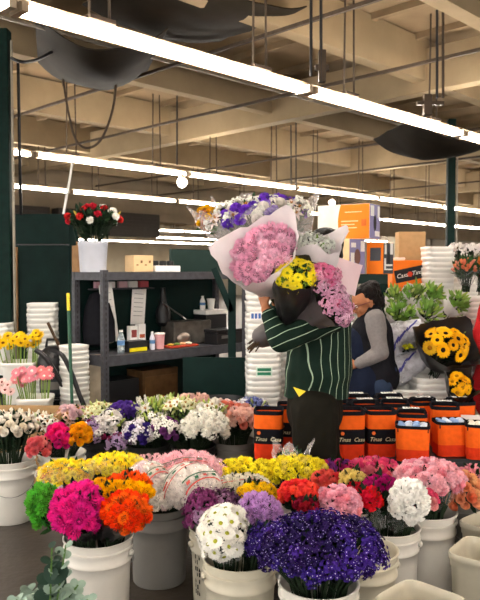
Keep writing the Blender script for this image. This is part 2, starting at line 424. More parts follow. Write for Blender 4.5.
# ceiling: a deck with shallow ribs running across the joists
ce = MB(); Mr = Matrix.Rotation(RZ, 4, 'Z')
ce.box((-6, -34, 4.1), (52, 34, 4.2), Mr)
for i in range(60): ce.box((-5+.85*i, -34, 4.03), (-4.93+.85*i, 34, 4.11), Mr)
struct(ce.build('ceiling', M_deck, smooth=False))
n_trim = [0]
def trim(o):
    n_trim[0] += 1; o.name = 'trim_%d' % n_trim[0]; return struct(o)
# joists along D1 at Y-X = k, girders along D2 at X+Y = c (rotated frame: x' = (X+Y)/s2, y' = (Y-X)/s2)
s2 = 2**.5
def rbox(x0, x1, y0, y1, z0, z1, m, bev=0):
    b = MB(); b.box((x0/s2, y0/s2, z0), (x1/s2, y1/s2, z1), Mr); return b.build('t', m, None, smooth=False, bevel=bev)
for k in (.9, 4.1, 6.0, 9.3, 12.4, 15.6, 18.8, 22, 25.2, 28.4, 31.6, 34.8):
    trim(rbox(-4, 44, k-.11, k+.11, 3.62, 4.08, M_joist))
    trim(rbox(-4, 44, k+.12, k+.2, 3.98, 4.05, M_joist))     # ledger on the joist's side
for c in (10.2, 17, 24, 31): trim(rbox(c-.13, c+.13, -14, 36, 3.5, 3.98, M_joist, .01))
for c, z in ((6.2, 3.45), (8.3, 3.4), (13.2, 3.45), (15.2, 3.3), (20.5, 3.4)): trim(rbox(c-.02, c+.02, -12, 36, z, z+.03, M_pipe))
for k, z in ((7.3, 3.5), (7.6, 3.5)): trim(rbox(-3, 30, k-.015, k+.015, z, z+.022, M_conduit))
# walls
struct(rbox(-3, 42, 20, 20.3, 2.72, 4.05, M_wall)).name = 'wall_back_upper'
sd = MB()
for i in range(7): sd.box((-3/s2, 19.97/s2, 2.74+.18*i), (42/s2, 20.0/s2, 2.76+.18*i), Mr)
trim(sd.build('t', M_wall, smooth=False))
struct(rbox(-3, 48, 45, 45.3, 0, 4.1, mat('far_wall', '#b3a892', .8, var=.2, scale=1))).name = 'wall_back'
struct(rbox(42, 42.3, -14, 46, 0, 4.1, mat('right_wall', '#9d9486', .8, var=.25, scale=1))).name = 'wall_right'
for i in range(30): trim(rbox(41.9, 42, -10+1.7*i, -9.85+1.7*i, 0, 3.2, M_conduit))
trim(rbox(41.85, 42, -14, 40, 2.0, 2.1, M_conduit))
# dark vents hung from the upper wall
for i, (x0, x1) in enumerate(((9.5, 11.2), (11.5, 13.1), (13.4, 15.5), (4.0, 5.6))):
    b = MB(); b.box((x0/s2, 19.5/s2, 2.3), (x1/s2, 19.9/s2, 2.86), Mr)
    for j in range(6): b.box((x0/s2+.03, 19.45/s2, 2.36+.08*j), (x1/s2-.03, 19.5/s2, 2.38+.08*j), Mr)
    trim(b.build('t', M_vent, smooth=False))
# columns
def column(name, x, y, z1, label, w=.1):
    e = empty(name, label, 'column', (x, y, 0)); b = MB(); b.box((-w/2, -w/2, .02), (w/2, w/2, z1)); b.build('post', M_post, e, smooth=False, bevel=.012)
    b = MB(); b.box((-w, -w, 0), (w, w, .02)); b.build('base_plate', M_post, e, smooth=False)
    b = MB(); b.tube([(w*.72, -w*.3, .3), (w*.72, -w*.3, z1-.1)], .012, 6); b.build('conduit', M_conduit, e)
    return e
column('steel_column', GX(6, 5.8), 5.8, 3.45, 'dark green steel column at the left edge beside the green board wall', .115)
column('steel_column', GX(449.5, 10.), 10., 3.62, 'green steel column rising behind the white tub stacks on the right', .11)
# ------------------------------------------------------------------ fluorescent lamps
M_tube = emit('lit_tube', '#fff6ea', 24.0)
M_hous = mat('lamp_housing', '#b3a692', .5, .1, var=.35, scale=6, c2='#8a6f55')
LL = 2.44
def fixture_proto(parts=True):
    e = empty('fluorescent_light', 'x', 'ceiling light')
    b = MB(); b.box((-LL/2+.01, -.022, -.015), (LL/2-.01, .022, .04)); b.box((-LL/2+.01, .066, -.03), (LL/2-.01, .08, .0)); b.build('housing', M_hous, e, smooth=False)
    for s in (-1, 1):
        b = MB(); b.tube([(-LL/2+.04, s*.038, -.012), (LL/2-.04, s*.038, -.012)], .019, 10); b.build('tube', M_tube, e)
        b = MB(); b.box((s*(LL/2-.03)-.02, -.07, -.04), (s*(LL/2-.03)+.02, .07, .015)); b.build('lamp_holder', M_hous, e, smooth=False)
        b = MB(); x = s*LL*.28
        for d in (-.07, .07): b.tube([(x+d, 0, .05), (x+d*.8, 0, 1.05)], .009, 5)
        b.box((x-.09, -.04, .04), (x+.09, .04, .065)); b.build('hanger', M_pipe, e)
    return e
FX = fixture_proto(); kids_of(FX)
LZ = 2.90
rows = [(5.0, -1, 6, 'the nearest lit row of tubes'), (11.1, -2, 12, 'the second lit row of tubes'), (15.6, -1, 13, 'the third lit row of tubes'),
        (27.5, 3, 13, 'the fourth row, far beyond the shelving'), (33.5, 3, 13, 'the fifth row, far beyond the shelving'), (39.5, 3, 13, 'the farthest row near the back wall')]
first = True
for k, i0, i1, nm in rows:
    for j, i in enumerate(range(i0, i1)):
        t = i*LL*1.005+.6; p = V((-k/2, k/2, 0))+D1*t
        lb = '%s white fluorescent light from the left in %s' % (ORD[j], nm)
        if first: FX.location = (p.x, p.y, LZ); FX.rotation_euler = (0, 0, RZ); FX['label'] = lb; FX['group'] = 'fluorescent ceiling lights'; first = False
        else: dup(FX, (p.x, p.y, LZ), RZ, lb, 'fluorescent ceiling lights')
# the aisle's own rows above and behind the photographer
for k, i0, i1, nm in ((-1.2, -1, 3, 'the row over the near aisle'), (-6.5, -1, 4, 'the row behind the near aisle')):
    for j, i in enumerate(range(i0, i1)):
        t = i*LL*1.005+.6; p = V((-k/2, k/2, 0))+D1*t
        dup(FX, (p.x, p.y, LZ+.25), RZ, '%s white fluorescent light in %s' % (ORD[j], nm), 'fluorescent ceiling lights')
# small hanging lamps
M_bulb = emit('bulb', '#fff4e2', 4.)
for px, py, Y, nm in ((182, 183, 10.2, 'small white lamp hanging under the second light row, left of the man'), (332, 203, 16.2, 'small white lamp hanging under a light row above the orange box')):
    p = W(px, py, Y); e = empty('pendant_lamp', nm, 'lamp', p)
    b = MB(); b.lathe([(.01, -.07), (.05, -.05), (.075, 0), (.07, .045), (.035, .075)], 14, cap1=True); b.build('bulb', M_bulb, e)
    b = MB(); b.lathe([(.03, .075), (.035, .11), (.012, .13)], 10); b.tube([(0, 0, .12), (0, 0, LZ-p.z)], .006, 5); b.build('socket', M_hous, e)
# sagging dark tarps under the roof
def tarp(cx, py, Y, w, dep, sag, label, l):
    c = W(cx, py, Y); b = MB(); n, m_ = 16, 8; vs = []
    for s in (0, .012):
        for i in range(n+1):
            for j in range(m_+1):
                u_, v_ = i/n*2-1, j/m_*2-1
                p = V((u_*w/2, v_*dep/2, s-sag*(1-abs(u_)**2.2)*(1-.25*v_*v_)+.03*noise.noise(V((u_*2, v_*2, cx)))))
                vs.append(c+Matrix.Rotation(l, 3, 'Z') @ p)
    q = m_+1; o = (n+1)*q; fs = []
    for i in range(n):
        for j in range(m_):
            a = i*q+j; fs += [(a, a+q, a+q+1, a+1), (o+a, o+a+1, o+a+q+1, o+a+q)]
    for i in range(n):
        for j in (0, m_):
            a, a2 = i*q+j, (i+1)*q+j; fs.append((a, a+o, a2+o, a2))
    for j in range(m_):
        for i in (0, n):
            a, a2 = i*q+j, i*q+j+1; fs.append((a, a+o, a2+o, a2))
    b.add(vs, fs); return tag(b.build('tarp', mat('dark_tarp', '#262019', .7, var=.3, scale=4)), label, 'tarp')
tarp(98, 47, 6.6, 1.1, 1.3, .3, 'dark sagging tarp slung under the roof behind the nearest lights, upper left', R(15))
tarp(445, 132, 8.9, 1.4, 1.3, .32, 'dark sagging tarp slung under the roof above the green column on the right', R(10))
tarp(195, 6, 6.1, 1.5, 1.2, .15, 'dark tarp over the hole in the roof deck at top centre', R(40))
# hanging cords
def cord(name, pts, r, m, label, cat='cord'):
    b = MB(); P_ = [V(p) for p in pts]; out = []
    for i in range(len(P_)-1):
        p0, p1, p2, p3 = P_[max(i-1, 0)], P_[i], P_[i+1], P_[min(i+2, len(P_)-1)]
        for k in range(6):
            t = k/6; out.append(.5*((2*p1)+(p2-p0)*t+(2*p0-5*p1+4*p2-p3)*t*t+(3*p1-p0-3*p2+p3)*t**3))
    out.append(P_[-1]); b.tube(out, r, 6); return tag(b.build(name, m), label, cat)
cord('hanging_cable', [W(62, 72, 7), W(68, 110, 7), W(76, 140, 7), W(88, 148, 7), W(102, 138, 7), W(113, 108, 7), W(117, 72, 7)], .012, M_pipe, 'dark cable hanging in a loop from the roof at left')
cord('hanging_cable', [W(73, 158, 7.2), W(70, 178, 7.2), W(66, 200, 7.1), W(62, 222, 7)], .014, M_label, 'white cord hanging from the second light row to the green board wall')
cord('hanging_cable', [W(18, 62, 5.9), W(19, 110, 5.9), W(20, 170, 5.9), W(21, 214, 6.3)], .014, M_black, 'dark cable running down beside the green column at left')
cord('hanging_cable', [W(11, 58, 5.7), W(22, 62, 5.7), W(36, 60, 6), W(52, 52, 6.3)], .014, M_black, 'dark cable drooping from the left column up to the tarp')
for px, y0, y1, Y, nm in ((177, 95, 165, 9.2, 'behind the second light row, left of the purple bouquet'), (296, 122, 190, 11.5, 'over the purple bouquet'), (291, 125, 186, 11.5, 'beside its twin over the purple bouquet'), (437, 10, 98, 5.9, 'high on the right above the nearest lights'), (443, 10, 98, 5.9, 'right of its twin, high on the right'),
                       (311, 0, 76, 5.0, 'left one of a pair over the nearest lights'), (321, 0, 82, 5.0, 'right one of a pair over the nearest lights')):
    cord('hanging_rod', [W(px, y0, Y), W(px, (y0+y1)/2, Y), W(px, y1, Y)], .011, M_black if px != 443 else M_pipe, 'thin dark rod hanging '+nm, 'rod')
e = empty('junction_box', 'dark metal junction bracket beside the hanging rods above the nearest lights', 'bracket', W(322, 68, 5.02))
b = MB(); b.box((-.025, -.03, -.1), (.025, .03, .12)); b.box((-.05, -.02, -.02), (.05, .02, .02)); b.build('bracket_body', M_pipe, e, smooth=False)
e = empty('junction_box', 'dark metal junction bracket on the pipes at upper right', 'bracket', W(428, 105, 6.3))
b = MB(); b.box((-.04, -.03, -.09), (.03, .03, .09)); b.box((-.1, -.02, .0), (.14, .02, .03)); b.build('bracket_body', M_pipe, e, smooth=False)
# ------------------------------------------------------------------ lighting: even world light added as fill, entering where the hall has no walls
w = bpy.data.worlds.new('World'); scene.world = w; w.use_nodes = True
w.node_tree.nodes['Background'].inputs[0].default_value = (1.0, .96, .90, 1); w.node_tree.nodes['Background'].inputs[1].default_value = 1.1
cam = bpy.data.cameras.new('Camera'); co = link('Camera', cam); co.location = (0, 0, CH); co.rotation_euler = (R(90)-TILT, 0, 0)
cam.sensor_fit = 'HORIZONTAL'; cam.sensor_width = 24; cam.lens = FPX/480*24; cam.clip_start = .05
cam.dof.use_dof = True; cam.dof.focus_distance = 3.6; cam.dof.aperture_fstop = 4.5
scene.camera = co
vs = scene.view_settings; vs.view_transform = 'Standard'; vs.look = 'None'; vs.gamma = 1; vs.use_curve_mapping = False; vs.exposure = 1.9
# ------------------------------------------------------------------ round pails
def pail_profile(r, h): 
    k = r/.145
    return [(.122*k, 0), (.126*k, .006), (.133*k, h*.6), (.1365*k, h-.10), (.142*k, h-.097), (.142*k, h-.088), (.137*k, h-.084), (.1375*k, h-.052), (.146*k, h-.049), (.146*k, h-.040), (.139*k, h-.036),
            (.139*k, h-.012), (.147*k, h-.010), (.1475*k, h-.002), (.144*k, h), (.137*k, h-.004), (.134*k, h-.03), (.119*k, .008)]
def make_pail(m, r=.145, h=.37):
    e = empty('flower_pail', 'x', 'bucket')
    b = MB(); b.lathe(pail_profile(r, h), 40, cap1=True); b.build('pail_body', m, e, sharp=60)
    for s in (-1, 1):
        b = MB(); b.ell((s*(r-.002), 0, h-.068), (.012, .02, .014), 10, 6); b.build('handle_lug', m, e)
    b = MB(); pts = []
    for i in range(15):
        t = math.pi*i/14; pts.append(((r+.004)*math.cos(t), -(r+.012)*math.sin(t)*.95-.0, h-.068-.13*math.sin(t)))
    b.tube(pts, .0022, 6); b.build('wire_handle', M_wire, e)
    return e
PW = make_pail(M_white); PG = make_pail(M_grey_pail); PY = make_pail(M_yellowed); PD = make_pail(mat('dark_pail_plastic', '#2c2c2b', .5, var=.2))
kids_of(None)
_pf = {}
def pail(proto, x, y, rz, label, group='round flower pails'):
    if proto.name in _pf: return dup(proto, (x, y, 0), rz, label, group)
    _pf[proto.name] = 1; proto.location = (x, y, 0); proto.rotation_euler = (0, 0, rz); proto['label'] = label; proto['group'] = group; return proto
RH = .37
def rimof(x, y, z=RH): return (V((x, y, z)), .115)
P = {}
def addp(k, proto, px, Y, rz, label):
    x = GX(px, Y); P[k] = (x, Y); pail(proto, x, Y, rz, label)
addp('b1', PW, 96, 2.92, 3.0, 'white pail at lower left holding hot pink and orange chrysanthemums')
addp('b1b', PG, 100, 3.55, 0, 'grey pail hidden under the long yellow chrysanthemum bunches')
addp('b2', PG, 158, 3.32, 3.6, 'shaded grey pail under the white and pink sleeved chrysanthemums')  # the shadow over this pail is put into its grey colour
addp('b3a', PY, 222, 3.04, R(200), 'dingy pail with black lettering on its side under mauve flowers')
addp('b3b', PY, 240, 2.70, 3.3, 'cream pail at bottom centre under the white daisies')
addp('y1', PW, 226, 3.60, .5, 'white pail hidden under the bright yellow chrysanthemums')
addp('y2', PW, 291, 3.42, .5, 'white pail hidden between yellow and coral flowers')
addp('b4', PW, 320, 2.48, 2.2, 'white pail at bottom centre holding dark violet statice')
addp('b5x', PW, 322, 3.06, .7, 'white pail hidden under coral and pale pink carnations')
addp('b5', PY, 364, 2.78, R(180), 'cream pail right behind the violet statice pail')
addp('b6', PW, 389, 3.04, R(160), 'white pail holding the white carnation bunch')
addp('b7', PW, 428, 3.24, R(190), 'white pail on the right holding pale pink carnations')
addp('b8', PW, 357, 3.46, .7, 'white pail hidden under the red and pink carnations')
addp('b9', PG, 466, 3.42, .4, 'grey pail at the right edge holding peach roses')
addp('l1', PW, 8, 4.14, R(20), 'white pail on the floor at the left edge with white roses')
addp('l2', PW, 60, 4.28, R(150), 'white pail behind the leftmost pail holding pink and yellow roses')
addp('m1', PD, 100, 4.62, .3, 'dark pail of mixed lilies, leftmost in the row before the shelving')
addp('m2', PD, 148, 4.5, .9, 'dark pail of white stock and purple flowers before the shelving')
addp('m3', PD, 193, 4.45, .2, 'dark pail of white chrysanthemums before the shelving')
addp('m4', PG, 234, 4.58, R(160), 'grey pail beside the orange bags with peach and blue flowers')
# stencilled lettering on the dingy pail
x, y = P['b3a']
root = [o for o in bpy.data.objects if o.get('label', '').startswith('dingy')][0]
bt = MB(); rr = random.Random(4)
for i in range(7):
    z = .25-.026*i; h = .019
    for j in range(3):
        a0 = R(213+5.5*j); 
        if (i*3+j) % 4 == 1: continue
        a1 = a0+R(rr.uniform(2.2, 4.2)); zz = z+rr.choice((0, .004)); r0 = .1332+(.0075)*(z/.22-.6)*.55+.0022
        bt.add([(r0*math.cos(a)*1., r0*math.sin(a), q) for a, q in ((a0, zz), (a1, zz), (a1, zz+h*rr.choice((.5, 1))), (a0, zz+h))], [(0, 1, 2, 3)])
Mi = Matrix.Rotation(-root.rotation_euler.z, 4, 'Z'); bt.v = [Mi @ p for p in bt.v]
bt.build('printed_lettering', M_ink, root, smooth=False)
# ------------------------------------------------------------------ square tubs
def tub_prof(r, h): return [(r*.80, 0), (r*.82, .005), (r*.93, h-.06), (r*.96, h-.055), (r*.97, h-.03), (r*1.0, h-.028), (r*1.02, h-.004), (r*1.0, h), (r*.965, h-.002), (r*.94, h-.03), (r*.79, .007)]
def make_tub(m, r=.135, h=.36, sq=.8, name='square_tub', parts=True):
    e = empty(name, 'x', 'tub'); b = MB()
    b.lathe([(q*1.0, z) for q, z in tub_prof(r, h)], 40, sq, M=Matrix.Rotation(0, 4, 'Z'), cap1=True); b.build('tub_body', m, e, sharp=60)
    return e
TF = make_tub(M_yellowed, .122); kids_of(None)
def place_first(o, loc, rz, label, group=None):
    o.location = loc; o.rotation_euler = (0, 0, rz); o['label'] = label
    if group: o['group'] = group
place_first(TF, (GX(424, 2.36), 2.36, 0), R(45), 'empty cream square tub in the lower right corner, nearest the camera', 'empty square tubs')
dup(TF, (GX(490, 2.78), 2.78, 0), R(52), 'empty cream square tub at the right edge, middle of the three', 'empty square tubs')
dup(TF, (GX(499, 3.10), 3.10, 0), R(40), 'empty cream square tub at the right edge, farthest of the three', 'empty square tubs')
# nested stacks of white tubs: every tub is a thing
TW = make_tub(M_tub, .118, .34, .7, 'stacking_tub'); kids_of(None); _tw = [1]
PITCH = .042
def stack(px, Y, ztop, n, rz, where, group, pitch=PITCH, sc=1., dx=0.):
    """n nested tubs, the topmost rim at ztop"""
    rr = random.Random(int(px*7)); x = GX(px, Y)
    for i in range(n):
        z = ztop-.34*sc-pitch*i
        if z < 0: break
        lb = ('%s white tub down %s' % (ORD[i], where)) if i else 'topmost white tub of %s' % where
        l = (x+rr.uniform(-.003, .003)+dx*i, Y+rr.uniform(-.003, .003), z)
        if _tw[0]: _tw[0] = 0; place_first(TW, l, rz, lb, group); c = TW
        else: c = dup(TW, l, rz+rr.uniform(-.03, .03), lb, group)
        c.scale = (sc, sc, sc)
    return x
# ------------------------------------------------------------------ bunches standing in the pails
HOT, ORG, YEL, LEM, PNK, WHT, CRM, LILAC, MAUVE, DVIO, COR, RED, MAG, PEACH, GRN = '#f02a9a', '#ff5a12', '#ffd21a', '#fff03a', '#fbbfd0', '#fbf8f2', '#f3e6cf', '#cfa2dc', '#8e3f76', '#3a2a8e', '#ff5a4a', '#e02433', '#c01a78', '#f7ab7d', '#5fb53a'
def fl(label, cat, px, py, Y, wpx, hpx, heads, n, hr, pk=None, dep=None, **kw):
    k = Y/FPX; c = W(px, py, Y); ru = wpx/2*k-hr*.6; ra = max(hpx/2*k-hr*.4, hr*.7)
    if dep is None: dep = max(ru*.8, .05)
    if pk:
        x, y = P[pk]; q = V((c.x-x, c.y-y, 0)); q = q*min(1, .05/max(q.length, 1e-4))
        kw.setdefault('base', V((x, y, .06))+q*.6); kw.setdefault('rim', (V((x, y, .37))+q, .07))
    return bunch(label, cat, c, (ru, dep, ra), heads, n, hr, **kw)
# --- front left pail
fl('bunch of hot pink chrysanthemums at the front left', 'flowers', 78, 510, 2.84, 54, 50, [('pompon', HOT, 1)], 30, .034, 'b1', .10, theta=115, wrap=M_blackwrap, wup=-.5, axis=(-.1, -.35, 1), leafsz=.08)
fl('bunch of green button chrysanthemums at the left of the pink ones', 'flowers', 46, 508, 2.9, 34, 50, [('pompon', GRN, 3), ('leafhead', '#3f8a34', 1)], 26, .026, 'b1', .08, theta=120, leaf=M_leaf, axis=(-.4, -.2, 1))
fl('bunch of orange chrysanthemums right of the hot pink ones', 'flowers', 127, 512, 2.82, 50, 34, [('pompon', '#ff5010', 3), ('pompon', '#ff7a1c', 1)], 24, .028, 'b1', .08, theta=115, axis=(.15, -.35, 1), wrap=M_blackwrap, wup=-.4)
fl('long bunch of golden yellow chrysanthemums between two orange ones', 'flowers', 122, 494, 2.92, 64, 22, [('pompon', '#ffc400', 1)], 26, .026, 'b1', .045, udir=(1, .1, -.36), axis=(0, -.2, 1), theta=105)
fl('bunch of orange chrysanthemums behind the golden yellow stripe', 'flowers', 128, 484, 3.02, 44, 20, [('pompon', '#ff6a18', 1)], 18, .027, 'b1', .06, theta=105)
fl('small clump of yellow chrysanthemums behind the hot pink ones', 'flowers', 100, 489, 3.0, 22, 18, [('pompon', '#f4b414', 1)], 9, .026, 'b1', .05, theta=105)
# --- long yellow bunches in film behind
fl('yellow chrysanthemum bunch in clear film with a red line, at far left', 'flowers', 66, 473, 3.42, 56, 24, [('pompon', LEM, 3), ('pompon', '#ffe02a', 2)], 34, .024, 'b1b', .09, udir=(1, .1, .22), theta=110, cover=M_clear, bands=[(-.9, -.75, .9, -.6, .05)], leaf=M_leaf)
fl('yellow chrysanthemum bunch in clear film, next to the white sleeves', 'flowers', 117, 466, 3.5, 62, 22, [('pompon', LEM, 3), ('pompon', '#ffe02a', 2)], 34, .024, 'b1b', .09, theta=110, cover=M_clear, leaf=M_leaf)
# --- white and pink sleeved chrysanthemums
fl('white chrysanthemums in a printed plastic sleeve, left one', 'flowers', 148, 492, 3.2, 50, 56, [('pompon', '#f6efe6', 3), ('pompon', '#f8dede', 1)], 44, .028, 'b2', .13, theta=112, cover=M_clear, bands=[(-.1, -.9, .7, -.1, .10), (.1, -.2, .95, .1, .10)])
fl('white chrysanthemums in a printed plastic sleeve, middle one', 'flowers', 190, 490, 3.2, 62, 48, [('pompon', '#f7f0ea', 1)], 44, .028, 'b2', .12, theta=112, cover=M_clear, bands=[(-.75, -.75, .15, .1, .11), (-.1, -.9, .8, -.2, .11), (-.8, .0, .3, .35, .10)])
fl('large bunch of pale pink chrysanthemums above the white sleeves', 'flowers', 187, 472, 3.46, 76, 38, [('pompon', '#f9c3cd', 1)], 48, .03, 'b2', .12, theta=108, cover=M_clear, bands=[(-.8, -.7, .5, -.45, .10)])
fl('small pale pink chrysanthemum bunch beside the yellow film bunch', 'flowers', 152, 466, 3.62, 34, 20, [('pompon', '#f7ccd2', 1)], 16, .027, 'b2', .06, theta=105, base=(GX(158, 3.4), 3.42, .06), rim=((GX(156, 3.42), 3.42, .37), .05))
# --- bright yellow in the middle
fl('bright yellow chrysanthemums in a printed sleeve at centre left', 'flowers', 246, 474, 3.5, 74, 28, [('pompon', LEM, 4), ('pompon', '#ffe82a', 1)], 48, .024, 'y1', .11, theta=108, udir=(1, .05, .03))
fl('bright yellow chrysanthemums in front of the man, reaching his trousers', 'flowers', 297, 470, 3.5, 62, 26, [('pompon', LEM, 3), ('pompon', '#fff06a', 1)], 40, .024, 'y2', .10, theta=108)
fl('white chrysanthemums under a red and green printed film, below the yellow', 'flowers', 242, 487, 3.3, 60, 22, [('pompon', '#f6efdf', 1)], 26, .024, 'y1', .07, theta=110, cover=M_clear, bands=[(-.85, -.45, .85, -.2, .2)], base=(GX(232, 3.5), 3.56, .06), rim=((GX(236, 3.46), 3.5, .37), .06))
fl('small yellow chrysanthemum bunch just behind the lilac one', 'flowers', 258, 493, 3.14, 40, 16, [('pompon', '#ffd91a', 1)], 16, .024, 'y1', .06, theta=105, base=(GX(228, 3.55), 3.56, .06), rim=((GX(240, 3.4), 3.46, .37), .05))
# --- mauve, daisies, lilac
fl('dark mauve blossom bunch at the left of the daisies', 'flowers', 203, 514, 3.0, 38, 46, [('filler', (MAUVE, '#6a3050'), 3), ('filler', ('#b58ab0', '#8a4a80'), 1)], 26, .036, 'b3a', .09, theta=115, leaf=M_leafd, wrap=M_clear, wup=.3)
fl('dusky purple blossom bunch behind the daisies', 'flowers', 224, 505, 3.06, 36, 26, [('filler', ('#6e4468', '#4a2c48'), 2), ('filler', ('#a47a9c', '#6a3a60'), 1)], 16, .034, 'b3a', .07, theta=110)
fl('bunch of white daisies in a clear sleeve', 'flowers', 223, 532, 2.66, 58, 52, [('daisy', ('#ebe8e0', '#a0a32e'), 1)], 36, .033, 'b3b', .11, theta=112, wrap=M_clear, wup=.35, axis=(-.15, -.4, 1), dense=2.0, twirl=.4)
fl('bunch of lilac chrysanthemums behind the daisies', 'flowers', 259, 512, 2.86, 46, 34, [('pompon', LILAC, 3), ('pompon', '#e2c2ea', 1)], 26, .028, 'b3b', .09, theta=110)
fl('small violet statice bunch between the daisies and the large one', 'flowers', 266, 543, 2.62, 44, 36, [('statice', ('#331f6e', '#d8cef2'), 1)], 18, .034, 'b3b', .06, theta=115)
# --- big violet statice
fl('large bunch of deep violet statice at bottom centre', 'flowers', 322, 552, 2.44, 132, 70, [('statice', ('#3d2580', '#e2d8f6'), 3), ('statice', ('#27164e', '#b8a8e8'), 3)], 88, .034, 'b4', .14, theta=100, nleaf=520, leafsz=.075, lk=(.25, .6), axis=(0, -.1, 1), dense=0, twirl=.5, rim=(V((GX(320, 2.48), 2.48, .37)), .12))
# --- carnations
fl('bunch of coral red carnations behind the statice', 'flowers', 300, 496, 3.0, 44, 28, [('carnation', COR, 3), ('carnation', '#f03a34', 1)], 22, .027, 'b5x', .07, theta=108)
fl('bunch of pale pink carnations behind the statice', 'flowers', 338, 505, 2.96, 48, 36, [('carnation', PNK, 4), ('carnation', '#f7a4b4', 1)], 28, .027, 'b5x', .08, theta=112, wrap=M_clear, wup=.3)
fl('small bunch of dark red carnations beside the coral ones', 'flowers', 306, 507, 2.9, 26, 14, [('carnation', '#9c1830', 1)], 8, .024, 'b5x', .05, theta=100)
fl('bunch of magenta and purple carnations behind the yellow', 'flowers', 335, 469, 3.6, 40, 16, [('carnation', '#c8307e', 2), ('carnation', '#8a3a9a', 1)], 16, .026, 'b8', .06, theta=105)
fl('bunch of hot pink carnations in front of the orange bags', 'flowers', 372, 470, 3.6, 58, 22, [('carnation', '#f0568c', 2), ('carnation', '#f2879c', 1)], 26, .027, 'b8', .08, theta=105)
fl('bunch of salmon red carnations right of the yellow chrysanthemums', 'flowers', 327, 482, 3.36, 34, 22, [('carnation', '#f26a5e', 2), ('carnation', '#e83e48', 1)], 15, .027, 'b8', .06, theta=105)
fl('small bunch of cream yellow carnations amid the red ones', 'flowers', 352, 480, 3.32, 28, 18, [('carnation', '#f6e08a', 1)], 10, .026, 'b8', .05, theta=105)
fl('bunch of scarlet carnations under the cream yellow ones', 'flowers', 358, 491, 3.24, 26, 14, [('carnation', '#e02030', 1)], 9, .025, 'b8', .05, theta=105)
fl('bunch of magenta carnations above the red sleeve', 'flowers', 381, 485, 3.16, 34, 16, [('carnation', MAG, 1)], 14, .025, 'b6', .05, theta=105)
fl('bright red carnations in a tall clear sleeve', 'flowers', 371, 500, 3.0, 22, 24, [('carnation', '#ee2030', 1)], 11, .025, 'b6', .05, theta=110, wrap=M_clear, wup=.2)
fl('bunch of pink carnations behind the white ones', 'flowers', 408, 479, 3.3, 46, 20, [('carnation', '#f2728e', 1), ('carnation', '#f0949c', 1)], 20, .026, 'b6', .07, theta=105)
fl('bunch of white carnations in a clear sleeve', 'flowers', 409, 502, 2.96, 40, 42, [('carnation', '#fbf9f5', 1)], 22, .029, 'b6', .08, theta=122, wrap=M_clear, wup=.4, axis=(.1, -.5, 1), nleaf=90)
fl('large bunch of pale pink carnations at the right', 'flowers', 430, 479, 3.2, 72, 36, [('carnation', '#f9c2cc', 4), ('carnation', '#f4a0b0', 1)], 46, .027, 'b7', .12, theta=110, wrap=M_clear, wup=.25, nleaf=110)
fl('few deep pink carnations below the pale pink ones', 'flowers', 426, 500, 3.06, 26, 22, [('carnation', '#ee5a80', 1), ('carnation', '#f2a8a8', 1)], 7, .024, 'b7', .05, theta=125, nleaf=60)
fl('bunch of peach roses at the right edge', 'flowers', 463, 493, 3.2, 42, 42, [('rose', PEACH, 2), ('rose', '#f6c08e', 1), ('rose', '#f08a62', 1)], 30, .027, 'b9', .09, theta=118, wrap=M_clear, wup=.3)
fl('bunch of pink carnations behind the peach roses', 'flowers', 474, 476, 3.5, 30, 20, [('carnation', '#f4a8b4', 1)], 12, .026, 'b9', .06, theta=105)
tb = fl('green stems in a crumpled printed film bag leaning at the man\'s legs', 'flowers', 292, 460, 3.6, 36, 22, [('leafhead', '#4d7a45', 1)], 10, .028, 'y2', .05, theta=95, wrap=M_milky, wup=.5, tips=3, tip0=20, wr=1.3, dense=0)
# --- left pails with roses
fl('bunch of white roses in the leftmost pail', 'flowers', 10, 431, 4.1, 56, 36, [('rose', '#f0e6d6', 3), ('rose', '#f4efe6', 2), ('bud', '#eee6d2', 1)], 32, .03, 'l1', .12, theta=88, nleaf=300, leafsz=.08, leaf=M_leafd)
fl('single bunch of hot pink roses in clear film', 'flowers', 58, 440, 4.1, 26, 34, [('rose', '#f62f92', 1)], 18, .03, 'l2', .07, theta=112, wrap=M_clear, wup=.1)
fl('single bunch of golden yellow roses in clear film', 'flowers', 80, 437, 4.14, 25, 28, [('rose', '#fbb616', 1)], 16, .03, 'l2', .07, theta=110, wrap=M_clear, wup=.0)
fl('single bunch of salmon pink roses in clear film', 'flowers', 39, 449, 4.0, 26, 26, [('rose', '#ee7478', 1), ('rose', '#f49a98', 1)], 15, .028, 'l2', .06, theta=110, wrap=M_clear, wup=.1)
fl('white lilies and buds behind the pink roses', 'flowers', 44, 424, 4.5, 34, 22, [('lily', '#f2ece2', 2), ('bud', '#d8e0b8', 1)], 14, .032, 'm1', .08, theta=100, base=(GX(62, 4.6), 4.6, .06), rim=((GX(56, 4.6), 4.58, .4), .06))
# --- the mixed row before the shelving
def row(*a, **k): return fl(*a, nleaf=k.pop('nleaf', 70), theta=k.pop('theta', 108), **k)
LB = '#b9c86a'
row('pale pink and blush lily bunch behind the yellow roses', 'flowers', 72, 416, 4.7, 36, 24, [('lily', '#eec3b4', 2), ('rose', '#e6c9cf', 2), ('bud', LB, 1)], 16, .032, 'm1', .08, leaf=M_leaf)
row('pale green lily buds at the left of the mixed row', 'flowers', 100, 413, 4.66, 38, 24, [('bud', '#c3cf82', 2), ('lily', '#dfe0b0', 2), ('lily', '#f0e9dc', 1)], 22, .03, 'm1', .08, leaf=M_leafl)
row('mixed bunch of white, berry and lilac flowers before the shelving', 'flowers', 98, 433, 4.5, 36, 32, [('filler', ('#f0eae6', '#d8c8d8'), 2), ('rose', '#ab2f63', 1, .8), ('filler', ('#b99ac2', '#8a6a9a'), 1)], 22, .032, 'm1', .08, nleaf=100)
